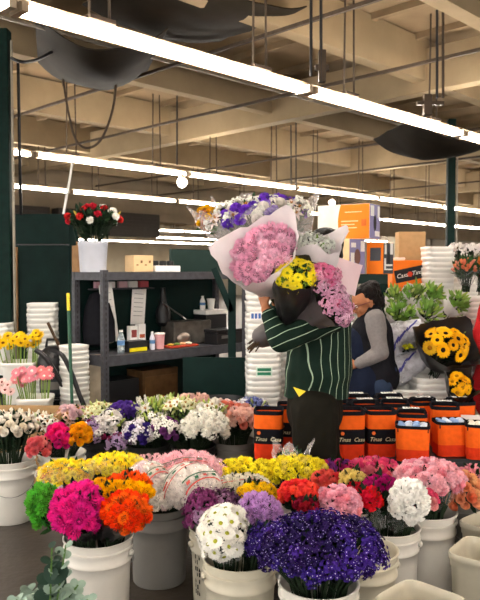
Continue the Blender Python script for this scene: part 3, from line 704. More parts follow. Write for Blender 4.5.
row('bunch of violet lisianthus in the mixed row', 'flowers', 124, 411, 4.62, 34, 16, [('carnation', '#5a3a98', 2), ('carnation', '#6f4aa8', 1), ('bud', '#cdd596', 1)], 14, .03, 'm2', .07)
row('deep purple and white bunch facing the front of the mixed row', 'flowers', 138, 435, 4.3, 32, 30, [('carnation', '#43308a', 3), ('filler', ('#efeaf0', '#c6bcd4'), 2)], 18, .03, 'm2', .07, nleaf=90)
row('lilac stock bunch in the mixed row', 'flowers', 118, 443, 4.3, 24, 22, [('filler', ('#b79ac0', '#a488b4'), 3), ('rose', '#b23868', 1, .7)], 10, .034, 'm2', .06)
row('white stock and lily buds behind the purple bunch', 'flowers', 150, 411, 4.66, 44, 26, [('spike', '#f4f0e8', 3), ('bud', LB, 2), ('lily', '#f1ede0', 1)], 24, .036, 'm2', .09, leaf=M_leafl)
row('white snapdragon bunch at the middle of the mixed row', 'flowers', 165, 432, 4.32, 32, 30, [('filler', ('#f8f5ee', '#e6e2c8'), 3), ('rose', '#8a4a90', 1, .8)], 18, .032, 'm3', .07, nleaf=90)
row('pale yellow green lily bunch at the middle of the mixed row', 'flowers', 182, 408, 4.6, 40, 24, [('bud', '#cdd78e', 2), ('lily', '#e9e7bf', 2), ('lily', '#f4efe4', 1)], 22, .032, 'm3', .08, leaf=M_leafl)
row('creamy white chrysanthemum bunch right of the middle of the mixed row', 'flowers', 206, 428, 4.3, 48, 36, [('pompon', '#f7f4ea', 3), ('filler', ('#f6f4ea', '#dfe3b0'), 1)], 26, .036, 'm3', .09, nleaf=110)
row('blush pink carnation bunch at the back of the mixed row', 'flowers', 193, 402, 4.74, 38, 14, [('carnation', '#f2cfc6', 2), ('lily', '#eab4b8', 1)], 14, .03, 'm3', .07)
row('peach carnation bunch beside the orange bags', 'flowers', 241, 421, 4.45, 32, 32, [('carnation', '#f0b9a4', 2), ('carnation', '#f4cfc2', 2), ('rose', '#ec8f78', 1)], 18, .034, 'm4', .08, nleaf=110)
row('salmon and white bunch left of the peach carnations', 'flowers', 224, 412, 4.6, 30, 24, [('rose', '#e88a72', 1), ('carnation', '#f6dcd6', 2), ('lily', '#e8e9c4', 1)], 14, .032, 'm4', .07)
row('blue and white bunch with green buds next to the white tubs', 'flowers', 252, 409, 4.72, 36, 22, [('filler', ('#7d88c2', '#5a66b0'), 2), ('bud', '#cfdc94', 1), ('filler', ('#eceaf0', '#c8c8dc'), 1)], 16, .03, 'm4', .07)
row('white and lilac filler bunch with green buds, low in the mixed row at left', 'flowers', 112, 424, 4.52, 30, 26, [('filler', ('#f2eeea', '#c9bcd0'), 2), ('bud', LB, 1.5), ('carnation', '#ede6e0', 1)], 18, .032, 'm1', .07, nleaf=110)
row('white bunch with lime buds between the purple and snapdragon bunches', 'flowers', 152, 424, 4.46, 30, 26, [('filler', ('#f6f2ea', '#dfe0b8'), 2), ('bud', LB, 2), ('lily', '#f3efe2', 1)], 18, .032, 'm2', .07, nleaf=110)
row('lime and white lily bunch behind the creamy white chrysanthemums', 'flowers', 212, 411, 4.52, 34, 22, [('bud', LB, 2), ('lily', '#f1ecd8', 2), ('carnation', '#f3efe6', 1)], 18, .032, 'm3', .07, leaf=M_leafl)
row('tall green lily buds rising from the middle of the mixed row', 'flowers', 168, 404, 4.72, 40, 18, [('bud', '#c6d184', 3), ('lily', '#efe9d6', 1)], 18, .03, 'm2', .07, leaf=M_leafl)
# --- eucalyptus close to the camera at lower left
e = empty('eucalyptus_bunch', 'blurred bunch of grey green eucalyptus at the lower left corner', 'foliage', (GX(44, 2.25), 2.25, .06))
x, y = GX(44, 2.25), 2.25; P['eu'] = (x, y); pail(PG, x, y, .4, 'grey pail of eucalyptus at the lower left corner')
re_ = random.Random(5); st = MB(); o0 = e.location
def rleaf(b, p, d, n, r):
    d = d.normalized(); n = (n-d*n.dot(d)).normalized(); w_ = d.cross(n); vs = [p]
    for i in range(12):
        a = 2*math.pi*i/12; vs.append(p+d*(r+r*math.cos(a))+w_*(r*.85*math.sin(a))+n*(.15*r*math.sin(a)**2))
    vs.append(p+d*r); b.add([q-o0 for q in vs], [(13, i, i % 12+1) for i in range(1, 13)])
tips_ = [(46, 578), (28, 588), (64, 590), (52, 548), (78, 585), (16, 600), (38, 612), (66, 545), (88, 600), (56, 562)]
for i, (px, py) in enumerate(tips_):
    tip = W(px, py, 2.25+re_.uniform(-.08, .08)); q = V((x+(tip.x-x)*.4, y+(tip.y-y)*.4, .38))
    st.tube([o0-o0, q-o0, tip-o0], .003, 5)
    lf = MB()
    for j in range(9):
        t = j/8; p = q.lerp(tip, .2+.8*t); a = j*2.2+i
        rleaf(lf, p, V((math.cos(a), math.sin(a), .35)), V((re_.uniform(-.5, .5), re_.uniform(-1.2, -.3), .7)), (.026 if i != 0 else .024)*(1.1-.5*t))
    lf.build('leaf_spray', M_euc if i % 3 else M_eucd, e)
st.build('stem_bundle', M_stem, e)
big = MB(); pc = W(43, 574, 2.2); rleaf(big, pc, V((1, 0, .12)), V((0, -1, .35)), .042); big.build('dark_leaf', M_eucd, e)
# ------------------------------------------------------------------ low table with the orange flower bags
TZ = .385
t = empty('low_table', 'low black table under the orange bags', 'table', (.95, 4.28, 0))
b = MB(); b.box((-.84, -.29, TZ-.03), (.84, .31, TZ)); b.build('tabletop', M_black, t, smooth=False, bevel=.004)
for sx in (-1, 1):
    for sy in (-1, 1):
        b = MB(); b.box((sx*.8-.025, sy*.25-.025, 0), (sx*.8+.025, sy*.25+.025, TZ-.03)); b.build('leg', M_black, t, smooth=False)
b = MB(); b.box((-.8, -.26, TZ-.1), (.8, .28, TZ-.03)); b.build('apron', M_black, t, smooth=False)
M_logo = mat('logo_orange', '#e0682c', .5)
def ring(w, d, z, n=24, k=.25):
    out = []
    for i in range(n):
        a = 2*math.pi*(i+.5)/n; c, s_ = math.cos(a), math.sin(a); e_ = (abs(c)**6+abs(s_)**6)**(-1/6); out.append(V((w/2*c*e_, d/2*s_*e_, z)))
    return out
def loft(b, rings, cap0=False, cap1=False):
    n = len(rings[0]); vs = [p for r_ in rings for p in r_]
    fs = [(i*n+k, i*n+(k+1) % n, (i+1)*n+(k+1) % n, (i+1)*n+k) for i in range(len(rings)-1) for k in range(n)]
    if cap0: fs.append(tuple(reversed(range(n))))
    if cap1: fs.append(tuple(range((len(rings)-1)*n, len(rings)*n)))
    b.add(vs, fs)
def make_bag(w=.172, d=.15, h=.285, band=True, low=False):
    e = empty('flower_bag', 'x', 'bag'); b = MB()
    wz = lambda z: (w*(.93+.07*z/h), d*(.93+.07*z/h))
    zs = [0, .02, h*.3, h*.6, h*.93, h]
    loft(b, [ring(*wz(z), z) for z in zs]+[ring(w*.97, d*.97, h), ring(w*.95, d*.95, h-.05), ring(w*.9, d*.9, .01)], True, True); b.build('bag_body', M_orange, e)
    b = MB(); loft(b, [ring(wz(z)[0]+.003, wz(z)[1]+.003, z) for z in (.001, h*.15, h*.34)]); b.build('lower_panel', mat('red_orange_fabric', '#dd3a18', .65, var=.15, scale=30, bump=.15), e)
    b = MB(); loft(b, [ring(w*1.012, d*1.012, h*.925), ring(w*1.02, d*1.02, h*1.0), ring(w*1.0, d*1.0, h*1.012), ring(w*.96, d*.96, h*1.008), ring(w*.94, d*.94, h*.93)]); b.build('top_trim', M_cloth_b, e)
    if band:
        z0, z1 = h*.33, h*.64
        b = MB(); loft(b, [ring(wz(z)[0]+.005, wz(z)[1]+.005, z) for z in (z0, (z0+z1)/2, z1)]); b.build('printed_band', M_cloth_b, e)
        for s in (-1, 1):   # script lettering on front and back
            yy = s*(wz(z0)[1]/2+.0042)
            M = face_M((0, yy, h*.43), (-s*1, 0, 0), (0, 0, 1)); put_text('lettering', 'Tinas  Casa', .033, M, M_gold, e, .35)
            b = MB(); c0 = V((-s*-.0-.052*(1 if s < 0 else -1), yy+s*.0005, h*.56))
            for i in range(6):
                a = math.pi*i/3; b.petal(c0, V((math.cos(a), 0, math.sin(a))), V((0, s, 0)), .011, .009, 0, .7, 1)
            b.build('flower_logo', M_logo, e)
    return e
# flat folded-open bags: black lid strap over the opening
def add_lid(e, w, d, h, lab=True):
    b = MB(); pts = [(-w*.5, 0, h*1.0), (-w*.45, 0, h+.016), (0, 0, h+.022), (w*.45, 0, h+.016), (w*.5, 0, h*1.0)]
    for i in range(4):
        a, c = V(pts[i]), V(pts[i+1]); 
        b.add([a+V((0, -d*.17, 0)), c+V((0, -d*.17, 0)), c+V((0, d*.17, 0)), a+V((0, d*.17, 0)), a+V((0, -d*.17, .006)), c+V((0, -d*.17, .006)), c+V((0, d*.17, .006)), a+V((0, d*.17, .006))], [(0,3,2,1),(4,5,6,7),(0,1,5,4),(1,2,6,5),(2,3,7,6),(3,0,4,7)])
    b.build('strap', M_cloth_b, e)
    if lab:
        b = MB(); b.box((-w*.3, -d*.15, h+.026), (w*.25, d*.1, h+.030)); tg = b.build('price_tag', M_label, e, smooth=False)
        b = MB()
        for i in range(5): b.box((-w*.25+i*w*.095, -d*.08, h+.0301), (-w*.25+i*w*.095+w*.06, d*.03, h+.0308))
        b.build('tag_print', M_ink, tg, smooth=False)
BAG = make_bag(); BAGL = make_bag(); add_lid(BAGL, .172, .15, .285); BAGO = make_bag(.19, .15, .2, False); BAGN = make_bag(.172, .15, .26, False); add_lid(BAGN, .172, .15, .26)
kids_of(None); _used = set()
def bag(proto, px, Y, rz, label, z=TZ):
    l = (GX(px, Y), Y, z)
    if proto.name not in _used: _used.add(proto.name); place_first(proto, l, rz, label, 'orange flower bags'); return proto
    return dup(proto, l, rz, label, 'orange flower bags')
bag(BAG, 269, 4.10, -.12, 'orange and black bag at the left end, left of the man\'s trousers')
bag(BAG, 292, 4.27, -.1, 'orange and black bag half hidden behind the man\'s trouser leg')
bag(BAG, 350, 4.09, .04, 'orange bag with black lettered band just right of the man\'s trousers')
bag(BAG, 381, 4.10, .02, 'orange bag with black lettered band, second to the right of the man')
bag(BAGN, 413, 4.13, -.1, 'plain orange bag with a white tagged black strap, third to the right of the man')
bag(BAGN, 446, 4.36, -.15, 'plain orange bag behind the open one with blue bits')
bag(BAGL, 366, 4.30, .1, 'orange bag in the second row beside the man, with a black strap')
bag(BAGL, 396, 4.32, -.1, 'orange bag in the second row behind the lettered ones')
bag(BAGN, 424, 4.50, .15, 'orange bag in the back row before the sunflowers')
bag(BAGL, 357, 4.50, 0, 'orange bag in the back row close to the man')
bag(BAGL, 390, 4.50, .05, 'orange bag in the back row in front of the woman')
bag(BAGL, 336, 4.31, .1, 'orange bag mostly hidden behind the man, right side')
bag(BAGN, 461, 4.50, .1, 'orange bag in the back row in front of the red coat')
low = [bag(BAGO, 414, 3.93, -.2, 'low open orange bag of blue white packets, left of two', .385+.035), bag(BAGO, 452, 4.10, .05, 'low open orange bag of pale blue packets beside the white card', .385+.02), bag(BAGO, 484, 4.02, -.25, 'low open orange bag of cream packets at the right edge', .385+.02)]
tr = empty('crate', 'small black crate raising the low orange bags', 'crate', (.0, 0, 0)); tr.location = (1.17, 4.03, TZ)
b = MB(); b.box((-.33, -.04, 0), (.4, .1, .018)); b.build('crate_top', M_black, tr, smooth=False)
M_pk = [mat('packet_blue', '#7f9cc9', .4), mat('packet_pale', '#c9d5e6', .4), mat('packet_cream', '#e2dccb', .4)]
rp_ = random.Random(11)
for j, lo in enumerate(low):
    for i in range(8):
        b = MB(); M = align(V((rp_.uniform(-.5, .5), rp_.uniform(-.9, .1), 1)), rp_.uniform(0, 6), 1)
        b.ell((0, 0, 0), (.026, .02, .012), 10, 6)
        o = b.build('packet', M_pk[(2 if j == 2 else (i % 2 if rp_.random() < .8 else 2))]); M.translation = V(lo.location)+Matrix.Rotation(lo.rotation_euler.z, 3, 'Z') @ V((-.06+.04*(i % 4), -.03+.05*(i//4), .196)); o.matrix_world = M
        tag(o, 'small crumpled packet in '+['the left low open orange bag', 'the low open bag beside the white card', 'the low open bag at the right edge'][j], 'packet', ['packets in the left open bag', 'packets in the middle open bag', 'packets in the right open bag'][j])
# a black fill under the packets
for lo in low:
    b = MB(); b.box((-.085, -.065, .165), (.085, .065, .186)); b.build('liner', M_cloth_b, lo, smooth=False)
c = W(475, 424, 4.32); e = empty('notice_card', 'white card standing among the bags at the right edge', 'card', c, -.15)
b = MB(); b.box((-.085, -.004, -.055), (.085, .004, .055)); b.build('card_face', M_label, e, smooth=False)
b = MB(); b.box((-.03, .004, -.1), (.03, .01, .02)); b.build('card_stand', M_black, e, smooth=False)
# ------------------------------------------------------------------ steel rack with bench
rx, ry = -.985, 5.05; RL, RD, RD0 = 1.5, .42, .62; RZ0 = .86; RT = 1.475
rack = empty('steel_rack', 'dark grey slotted steel rack with a work bench shelf', 'shelving', (rx, ry, 0), RZ)   # local x runs along the front, y goes back
def slot_post(x, y):
    b = MB(); b.box((x-.002, y, 0), (x+.042, y+.003, RT+.015)); b.box((x-.002, y, 0), (x+.001, y+.042, RT+.015)); p = b.build('upright', M_steel, rack, smooth=False)
    b = MB()
    for i in range(36): b.box((x+.014, y-.0012, .04+.04*i), (x+.026, y-.0002, .062+.04*i)); b.box((x-.0032, y+.014, .04+.04*i), (x-.0022, y+.026, .062+.04*i))
    b.build('slot_pattern', M_black, p, smooth=False)
for x in (0, RL-.04):
    slot_post(x, 0); slot_post(x, RD-.04)
def shelf(z, nm, th=.06):
    b = MB(); b.box((0, .003, z-th), (RL, .02, z)); b.box((0, RD-.02, z-th), (RL, RD-.003, z)); b.box((0, .02, z-th), (.016, RD-.02, z)); b.box((RL-.016, .02, z-th), (RL, RD-.02, z)); b.box((.016, .02, z-.016), (RL-.016, RD-.02, z-.002)); return b.build(nm, M_steel, rack, smooth=False, bevel=.002)
shelf(RT, 'top_shelf'); shelf(RZ0, 'bench_shelf', .075); shelf(.14, 'bottom_shelf')
b = MB(); b.box((.0, RD+.002, .1), (RL, RD+.02, RT-.06)); b.build('back_board', M_dgreen, rack, smooth=False)
Mrack = Matrix.Translation((rx, ry, 0)) @ Matrix.Rotation(RZ, 4, 'Z')
def onrack(x, y, z): return Mrack @ V((x, y*RD/RD0, z))
def rb(name, label, cat, x, y, z, sx, sy, sz, m, rz=0., bev=.004, group=None):
    e = empty(name, label, cat, onrack(x, y, z), RZ+rz, group); b = MB(); b.box((-sx/2, -sy/2, 0), (sx/2, sy/2, sz)); b.build('body', m, e, smooth=False, bevel=bev); return e
# bench goods, at local positions
def bottle(x, y, z, label, h=.17, r=.028, m=None):
    e = empty('water_bottle', label, 'bottle', onrack(x, y, z)); b = MB(); b.lathe([(r*.9, 0), (r, .01), (r, h*.25), (r*.94, h*.28), (r, h*.31), (r, h*.62), (r*.6, h*.82), (r*.42, h*.9), (r*.42, h*.95)], 16, cap1=True); b.build('bottle_body', m or film('pet', '#cfdde2', .3), e)
    b = MB(); b.lathe([(r*.48, h*.93), (r*.48, h*1.02)], 12, cap1=True); b.build('cap', M_label, e)
    b = MB(); b.lathe([(r*1.01, h*.35), (r*1.01, h*.55)], 16, cap0=False); b.build('label_wrap', mat('bottle_label', '#5f86b4'), e); return e
bottle(.245, .2, RZ0, 'clear water bottle on the bench shelf')
e = rb('carton', 'small white and red carton on the bench, left of two', 'carton', .42, .34, RZ0+.06, .07, .05, .13, M_label); b = MB(); b.box((-.025, -.0262, .04), (.025, -.0252, .1)); b.build('printed_panel', mat('maroon', '#8a4340'), e, smooth=False)
e = rb('carton', 'small white carton on the bench, right of two', 'carton', .51, .36, RZ0+.06, .07, .05, .14, M_label); b = MB(); b.box((-.025, -.0262, .03), (.025, -.0252, .06)); b.build('printed_panel', mat('rust', '#b0593a'), e, smooth=False)
rb('wood_block', 'low black box under the cartons on the bench', 'box', .47, .36, RZ0, .26, .1, .06, M_black)
e = rb('tool_box', 'black and yellow box on the bench shelf', 'box', .37, .2, RZ0, .17, .1, .085, M_black); b = MB(); b.box((-.083, -.0525, .004), (.083, -.051, .034)); b.build('yellow_panel', mat('yellow_print', '#d8c81f'), e, smooth=False)
def cup(x, y, z, label, m, r=.04, h=.1, par=None):
    e = empty('cup', label, 'cup', onrack(x, y, z)); b = MB(); b.lathe([(r*.75, 0), (r, h), (r*1.04, h), (r*.95, h-.004), (r*.7, .006)], 18, cap1=True); b.build('cup_body', m, e); b = MB(); b.lathe([(r*1.06, h*.98), (r*1.06, h*1.05), (r*.8, h*1.08)], 18, cap1=True); b.build('cup_lid', M_label, e); return e
cup(.62, .2, RZ0, 'pink drinking cup on the bench shelf', mat('pink_cup', '#d99fa0'), .042, .12)
bottle(.545, .2, RZ0, 'slim white spray bottle beside the pink cup', .14, .022, mat('pale_bottle', '#d5d4e0'))
e = rb('tray', 'red tray of small bits on the bench shelf', 'tray', .84, .22, RZ0, .3, .14, .015, mat('red_tray', '#a8402c')); 
for i, cc in enumerate(('#c9a54a', '#6d8a4a', '#caa27a', '#d8c9b4')): b = MB(); b.ell((-.1+.065*i, 0, .022), (.03, .03, .012), 10, 6); b.build('morsel', mat('morsel%d' % i, cc), e)
e = rb('microwave', 'grimy grey metal cooker on the bench behind the tray', 'appliance', 1.04, .44, RZ0, .42, .18, .2, mat('grimy_steel', '#6a655f', .45, .5, var=.4), 0, .01)
b = MB(); b.ell((-.12, -.11, .06), (.07, .03, .05), 14, 8); b.build('pot', mat('dull_pot', '#9a8f86', .3, .8), e)
e = rb('cash_drawer', 'black cash box with a lid on the bench end', 'box', 1.28, .13, RZ0, .3, .16, .1, M_black); b = MB(); b.box((-.155, -.085, .1), (.155, .085, .125)); b.build('lid', M_black, e, smooth=False, bevel=.005); b = MB(); b.box((-.1, -.0835, .05), (-.02, -.0805, .075)); b.build('clasp', M_wire, e, smooth=False)
e = rb('printer', 'white topped black printer at the far end of the bench', 'printer', 1.33, .46, RZ0, .25, .16, .24, M_black); b = MB(); b.box((-.13, -.085, .24), (.13, .08, .28)); b.build('top_cover', M_label, e, smooth=False, bevel=.006)
cup(1.34, .46, RZ0+.28, 'white paper cup standing on the printer', M_label, .036, .09)
bottle(1.24, .46, RZ0+.28, 'white squeeze bottle standing on the printer', .12, .024, M_label)
# hanging things
def sheet(name, label, cat, x, y, z, w_, h_, m, lean=0., mark=True):
    e = empty(name, label, cat, onrack(x, y, z), RZ); b = MB(); M = Matrix.Rotation(lean, 4, 'Y')
    b.box((-w_/2, -.002, -h_), (w_/2, .002, 0), M); b.build('paper', M_label, e, smooth=False)
    if mark:
        b = MB()
        for i in range(6): b.box((-w_*.35, -.0035, -h_*(.15+.12*i)-.004), (w_*.3, -.0022, -h_*(.15+.12*i)), M)
        b.build('ruled_print', mat('grey_ink', '#8a8a8a'), e, smooth=False)
    return e
sheet('order_sheet', 'white order sheet hanging at the back of the rack', 'paper', .62, RD0-.03, 1.34, .14, .3, M_label, .08)
sheet('order_sheet', 'long white paper hanging behind the rack\'s front post', 'paper', .22, .45, 1.38, .12, .46, M_label, -.15)
e = empty('jacket', 'dark jacket hanging behind the rack\'s front post', 'jacket', onrack(.16, .5, .9)); b = MB()
b.lathe([(.02, .0), (.1, .02), (.11, .15), (.09, .3), (.05, .4), (.01, .42)], 14, M=Matrix.Scale(.6, 4, (0, 1, 0))); b.build('jacket_body', M_cloth_b, e)
b = MB(); b.tube([(.08, -.03, .33), (.12, -.05, .2), (.13, -.05, .04)], [.03, .032, .028], 8); b.build('sleeve', M_cloth_b, e)
e = empty('hand_vacuum', 'dark hand drill hanging at the back of the rack', 'tool', onrack(.83, RD0-.1, 1.02)); b = MB(); b.lathe([(.03, 0), (.06, .03), (.065, .12), (.03, .2), (.02, .32)], 12, cap1=True); b.build('tool_body', M_black, e); b = MB(); b.tube([(0, -.04, .2), (.2, -.08, .06)], .007, 6); b.build('tool_arm', M_wire, e)
# top shelf goods
e = empty('square_bucket', 'grey white square bucket on top of the rack', 'bucket', W(93, 274.5, 5.22), .35); e.location.z = RT
b = MB(); b.lathe([(.088, 0), (.09, .01), (.1, .2), (.103, .205), (.103, .225), (.098, .226), (.086, .02)], 32, .85, cap1=True); b.build('bucket_body', mat('blue_white_plastic', '#b3b6c0', .5, var=.06), e, sharp=50)
bx, by = e.location.x, e.location.y
bunch('red and white carnations in dark wrap on top of the rack', 'flowers', W(94, 220, 5.22), (.20, .13, .10), [('carnation', '#c8282f', 3), ('carnation', '#f2efe8', 2, 1.15), ('leafhead', '#34482f', 3), ('bud', '#b7a24a', .8)], 40, .030, dense=0, base=(bx, by, RT+.02), rim=((bx, by, RT+.22), .06), theta=100, nleaf=260, leafsz=.09, wrap=None, leaf=M_leafd)
rb('wood_plank', 'raw wood strip beside the grey square bucket', 'plank', -.0, .50, RT, .03, .12, .2, M_wood, 0)
e = rb('open_carton', 'tan cardboard box on top of the rack', 'box', .47, .3, RT, .19, .12, .13, M_tan); b = MB()
for i in range(4): b.box((-.07+.04*i, -.0615, .05+.02*(i % 2)), (-.05+.04*i, -.0602, .06+.03*(i % 2)))
b.build('stamp_print', M_wood, e, smooth=False)
e = rb('goods_tray', 'white tray of black tins on top of the rack', 'tray', .73, .34, RT, .26, .14, .05, M_label)
for i in range(3): b = MB(); b.lathe([(.03, .05), (.03, .085), (.025, .09)], 14, cap1=True); b.v = [p+V((-.08+.08*i, 0, 0)) for p in b.v]; b.build('tin', M_black, e)
e = rb('plywood_board', 'faded dark green board standing on top of the rack', 'board', 1.13, .36, RT, .62, .03, .19, M_dgreen2, 0, .002)
# pink packs under the top shelf edge
for i, (x, cc) in enumerate(((.2, '#c99aa6'), (.3, '#e6dcd8'), (.42, '#c7a0a4'), (.52, '#dcd6d0'), (.63, '#b5565a'))):
    e = rb('flower_food_pack', '%s small pink and white pack on the ledge under the rack top' % ORD[i], 'packet', x, RD0-.09, RT-.125, .085, .03, .05, mat('pack%d' % i, cc), 0, .003, 'packs on the ledge')
e = rb('ledge', 'thin ledge carrying small packs under the rack top', 'shelf', .42, RD0-.09, RT-.14, .6, .07, .012, M_steel)
# under the bench
e = rb('wood_cabinet', 'brown wooden drawer unit under the bench', 'cabinet', .66, .42, .14+.0, .36, .22, .55, mat('brown_veneer', '#5a4128', .6, var=.3), 0); b = MB(); b.box((-.16, -.117, .06), (.16, -.111, .5)); b.build('door', mat('brown_veneer2', '#6a4c2e', .6, var=.3), e, smooth=False); b = MB(); b.tube([(0, 0, 0), (0, -.02, 0)], .012, 8); b.v = [p+V((.12, -.117, .3)) for p in b.v]; b.build('knob', M_wire, e)
e = rb('pipe_stand', 'thin pale post under the bench right of the drawer unit', 'post', .98, .3, .14, .035, .035, .6, mat('pale_post', '#7d7a74'))
e = rb('bin', 'dark bin on the rack bottom under the bench at left', 'bin', .3, .42, .14, .3, .2, .5, M_black)
for i in range(4): rb('paper_stack', '%s pale carton in the pile under the left end of the bench' % ['bottom', 'second lowest', 'second highest', 'topmost'][i], 'box', .14+.004*i, .14, .14+.083*i, .15, .16, .08, mat('pale_carton', '#b8b2ac', .7), .05*i, .003, 'pale cartons under the bench')
for i in range(3): rb('paper_stack', '%s low pale carton under the middle of the bench' % ['bottom', 'middle', 'topmost'][i], 'box', .38, .14, .14+.09*i, .2, .16, .085, mat('pale_carton'  , '#b8b2ac', .7), -.04*i, .003, 'pale cartons under the bench')
# ------------------------------------------------------------------ booth frame: green post, brace and half board in front of the bench end
bf = empty('booth_frame', 'dark green timber booth frame with post, brace and half board', 'booth', (GX(232, 5.50), 5.50, 0))
o0 = bf.location
def fb(nm, p, q, th, m=M_dgreen, d=.045):
    b = MB(); p, q = V(p), V(q); dr = (q-p).normalized(); side = V((0, 1, 0)); w_ = dr.cross(side).normalized()
    vs = []
    for e_ in (p, q):
        for a, c_ in ((-1, -1), (1, -1), (1, 1), (-1, 1)): vs.append(e_+w_*(a*th/2)+side*(c_*d/2)-o0)
    b.add(vs, [(0,3,2,1),(4,5,6,7),(0,1,5,4),(1,2,6,5),(2,3,7,6),(3,0,4,7)]); return b.build(nm, m, bf, smooth=False, bevel=.004)
fb('post', (GX(232, 5.50), 5.50, 0), W(232, 272, 5.50), .062)
fb('brace', W(214, 268, 5.50), W(232, 312, 5.50), .05)
fb('end_post', (GX(244, 5.54), 5.54, 0), W(244, 288, 5.54), .03, M_steel)
b = MB(); a = W(183, 357, 5.48); c_ = W(248, 354, 5.48); b.box((a.x-o0.x, -.045, .05), (c_.x-o0.x, -.026, a.z)); b.build('half_board', M_dgreen, bf, smooth=False, bevel=.003)
e = empty('black_bin', 'round black bin rim showing behind the mixed flowers', 'bin', (GX(222, 5.2), 5.2, 0)); b = MB(); b.lathe([(.15, 0), (.2, .5), (.21, .51), (.2, .525), (.19, .5), (.14, .01)], 28, cap1=True); b.build('bin_body', M_black, e)
# ------------------------------------------------------------------ green board wall on the left
gw = empty('board_wall', 'tall dark green plywood board wall at left', 'partition', (GX(35, 6.35), 6.35, 0)); o0 = gw.location
x0, x1 = GX(-60, 6.35)-o0.x, GX(70, 6.35)-o0.x; ht = W(30, 214, 6.35).z
b = MB(); b.box((x0, 0, 0), (x1, .03, ht)); b.build('board', M_dgreen, gw, smooth=False)
b = MB(); b.box((x0, -.004, W(30, 244, 6.35).z-.012), (x1, -.0005, W(30, 244, 6.35).z)); b.build('seam', M_black, gw, smooth=False)
b = MB(); b.box((GX(17, 6.35)-o0.x-.012, -.03, 0), (GX(17, 6.35)-o0.x+.012, -.001, ht-.3)); b.build('batten', M_wood, gw, smooth=False)
b = MB(); zt = W(75, 240, 6.2).z; q0 = V((x1, -.01, 0)); q1 = V((x1+.13, -.3, 0))
b.add([q0, q1, q1+V((0, 0, zt)), q0+V((0, 0, ht)), q0+V((.02, .02, 0)), q1+V((.02, .02, 0)), q1+V((.02, .02, zt)), q0+V((.02, .02, ht))], [(0,1,2,3),(7,6,5,4),(0,4,5,1),(1,5,6,2),(2,6,7,3),(3,7,4,0)]); b.build('return_board', M_dgreen, gw, smooth=False)
b = MB(); b.box((x1+.135, -.33, 1.2), (x1+.165, -.29, zt-.02)); b.build('edge_strip', M_wood, gw, smooth=False)
# cream board leaning beside the rack
e = empty('cream_board', 'dirty cream board standing left of the rack post', 'board', (GX(94, 5.2), 5.2, 0), .15); b = MB(); b.box((-.065, 0, .0), (.065, .02, .86)); b.build('board', mat('dirty_cream', '#a79a86', .7, var=.25), e, smooth=False)
# ------------------------------------------------------------------ things before the board wall
stack(42.5, 5.95, W(42, 303, 5.95).z, 26, .1, 'the stack against the green board wall', 'tubs in the stack against the green board wall', sc=1.02)
stack(73.5, 5.12, W(74, 345, 5.12).z, 22, R(45), 'the short stack beside the broom', 'tubs in the short stack beside the broom', sc=.75, pitch=.038)
stack(-3, 5.7, W(0, 322, 5.7).z, 3, 0, 'the few tubs cut off by the left edge', 'tubs cut off by the left edge')
# black crates
def crate(x, y, z, sx, sy, sz, label, rz=0):
    e = empty('crate', label, 'crate', (x, y, z), rz)
    b = MB(); b.box((-sx/2, -sy/2, 0), (sx/2, sy/2, .015)); 
    for s in (-1, 1):
        for i in range(4):
            zz = .03+i*(sz-.04)/4; b.box((-sx/2, s*sy/2-.008, zz), (sx/2, s*sy/2+.008, zz+(sz-.04)/4*.7)); b.box((s*sx/2-.008, -sy/2, zz), (s*sx/2+.008, sy/2, zz+(sz-.04)/4*.7))
    for sx_ in (-1, 1):
        for sy_ in (-1, 1): b.box((sx_*(sx/2-.01)-.012, sy_*(sy/2-.01)-.012, 0), (sx_*(sx/2-.01)+.012, sy_*(sy/2-.01)+.012, sz))
    b.build('crate_frame', M_black, e, smooth=False)
    b = MB(); b.box((-sx/2, -sy/2, sz), (sx/2, sy/2, sz+.01)); b.build('lid', M_black, e, smooth=False); return e
gz = W(20, 361, 5.3).z; pz = W(34, 396, 5.0).z
crate(GX(14, 5.42), 5.38, 0, .38, .28, gz-.30*1.05-.012, 'black crate under the yellow gerberas')
crate(GX(36, 5.02), 5.0, 0, .3, .26, pz-.21-.012, 'black crate beneath the pink gerberas')
crate(GX(52, 5.32), 5.32, 0, .2, .22, W(62, 396, 5.3).z-.01, 'black crate standing behind the broom')
def wtub(px, Y, zt, h, r, label):
    e = make_tub(M_tub, r, h, .75, 'flower_tub'); e.location = (GX(px, Y), Y, zt-h); e.rotation_euler.z = .12; e['label'] = label; return (GX(px, Y), Y)
x, y = wtub(19, 5.3, gz, .315, .125, 'white tub holding the yellow gerberas')
def gerb(label, pxs, Y, zb, cx, cy, c, c2, hr, leanf=.5):
    e = empty('flower_bunch', label, 'flowers', (cx, cy, zb)); st = MB(); rg = random.Random(len(pxs)+int(cx*50)); o_ = V((cx, cy, zb))
    for px, py in pxs:
        p = W(px, py, Y+rg.uniform(-.1, .06)); n = V((rg.uniform(-.35, .35), -leanf-rg.uniform(0, .5), .75)); o = link('gerbera_bloom', H('gerbera', c, c2), e); M = align(n, rg.uniform(0, 6), hr*rg.uniform(.9, 1.1)); M.translation = p-o_; o.matrix_local = M
        bp = V((cx+(p.x-cx)*.45, cy+(p.y-cy)*.45, zb)); st.tube([bp-o_, bp.lerp(p, .6)-o_, p-o_-n.normalized()*.008], .0045, 6)
    st.build('stem_bundle', mat('gerbera_stem', '#7f9a4a', .5, trans=.1), e); return e
gerb('yellow gerberas in the white tub at the left edge', [(-4, 338), (3, 343), (8, 336), (13, 341), (17, 337), (21, 343), (25, 339), (11, 347), (28, 345), (-2, 347), (20, 336)], 5.25, gz-.2, x, y, '#fbd31c', '#8a5a14', .043)
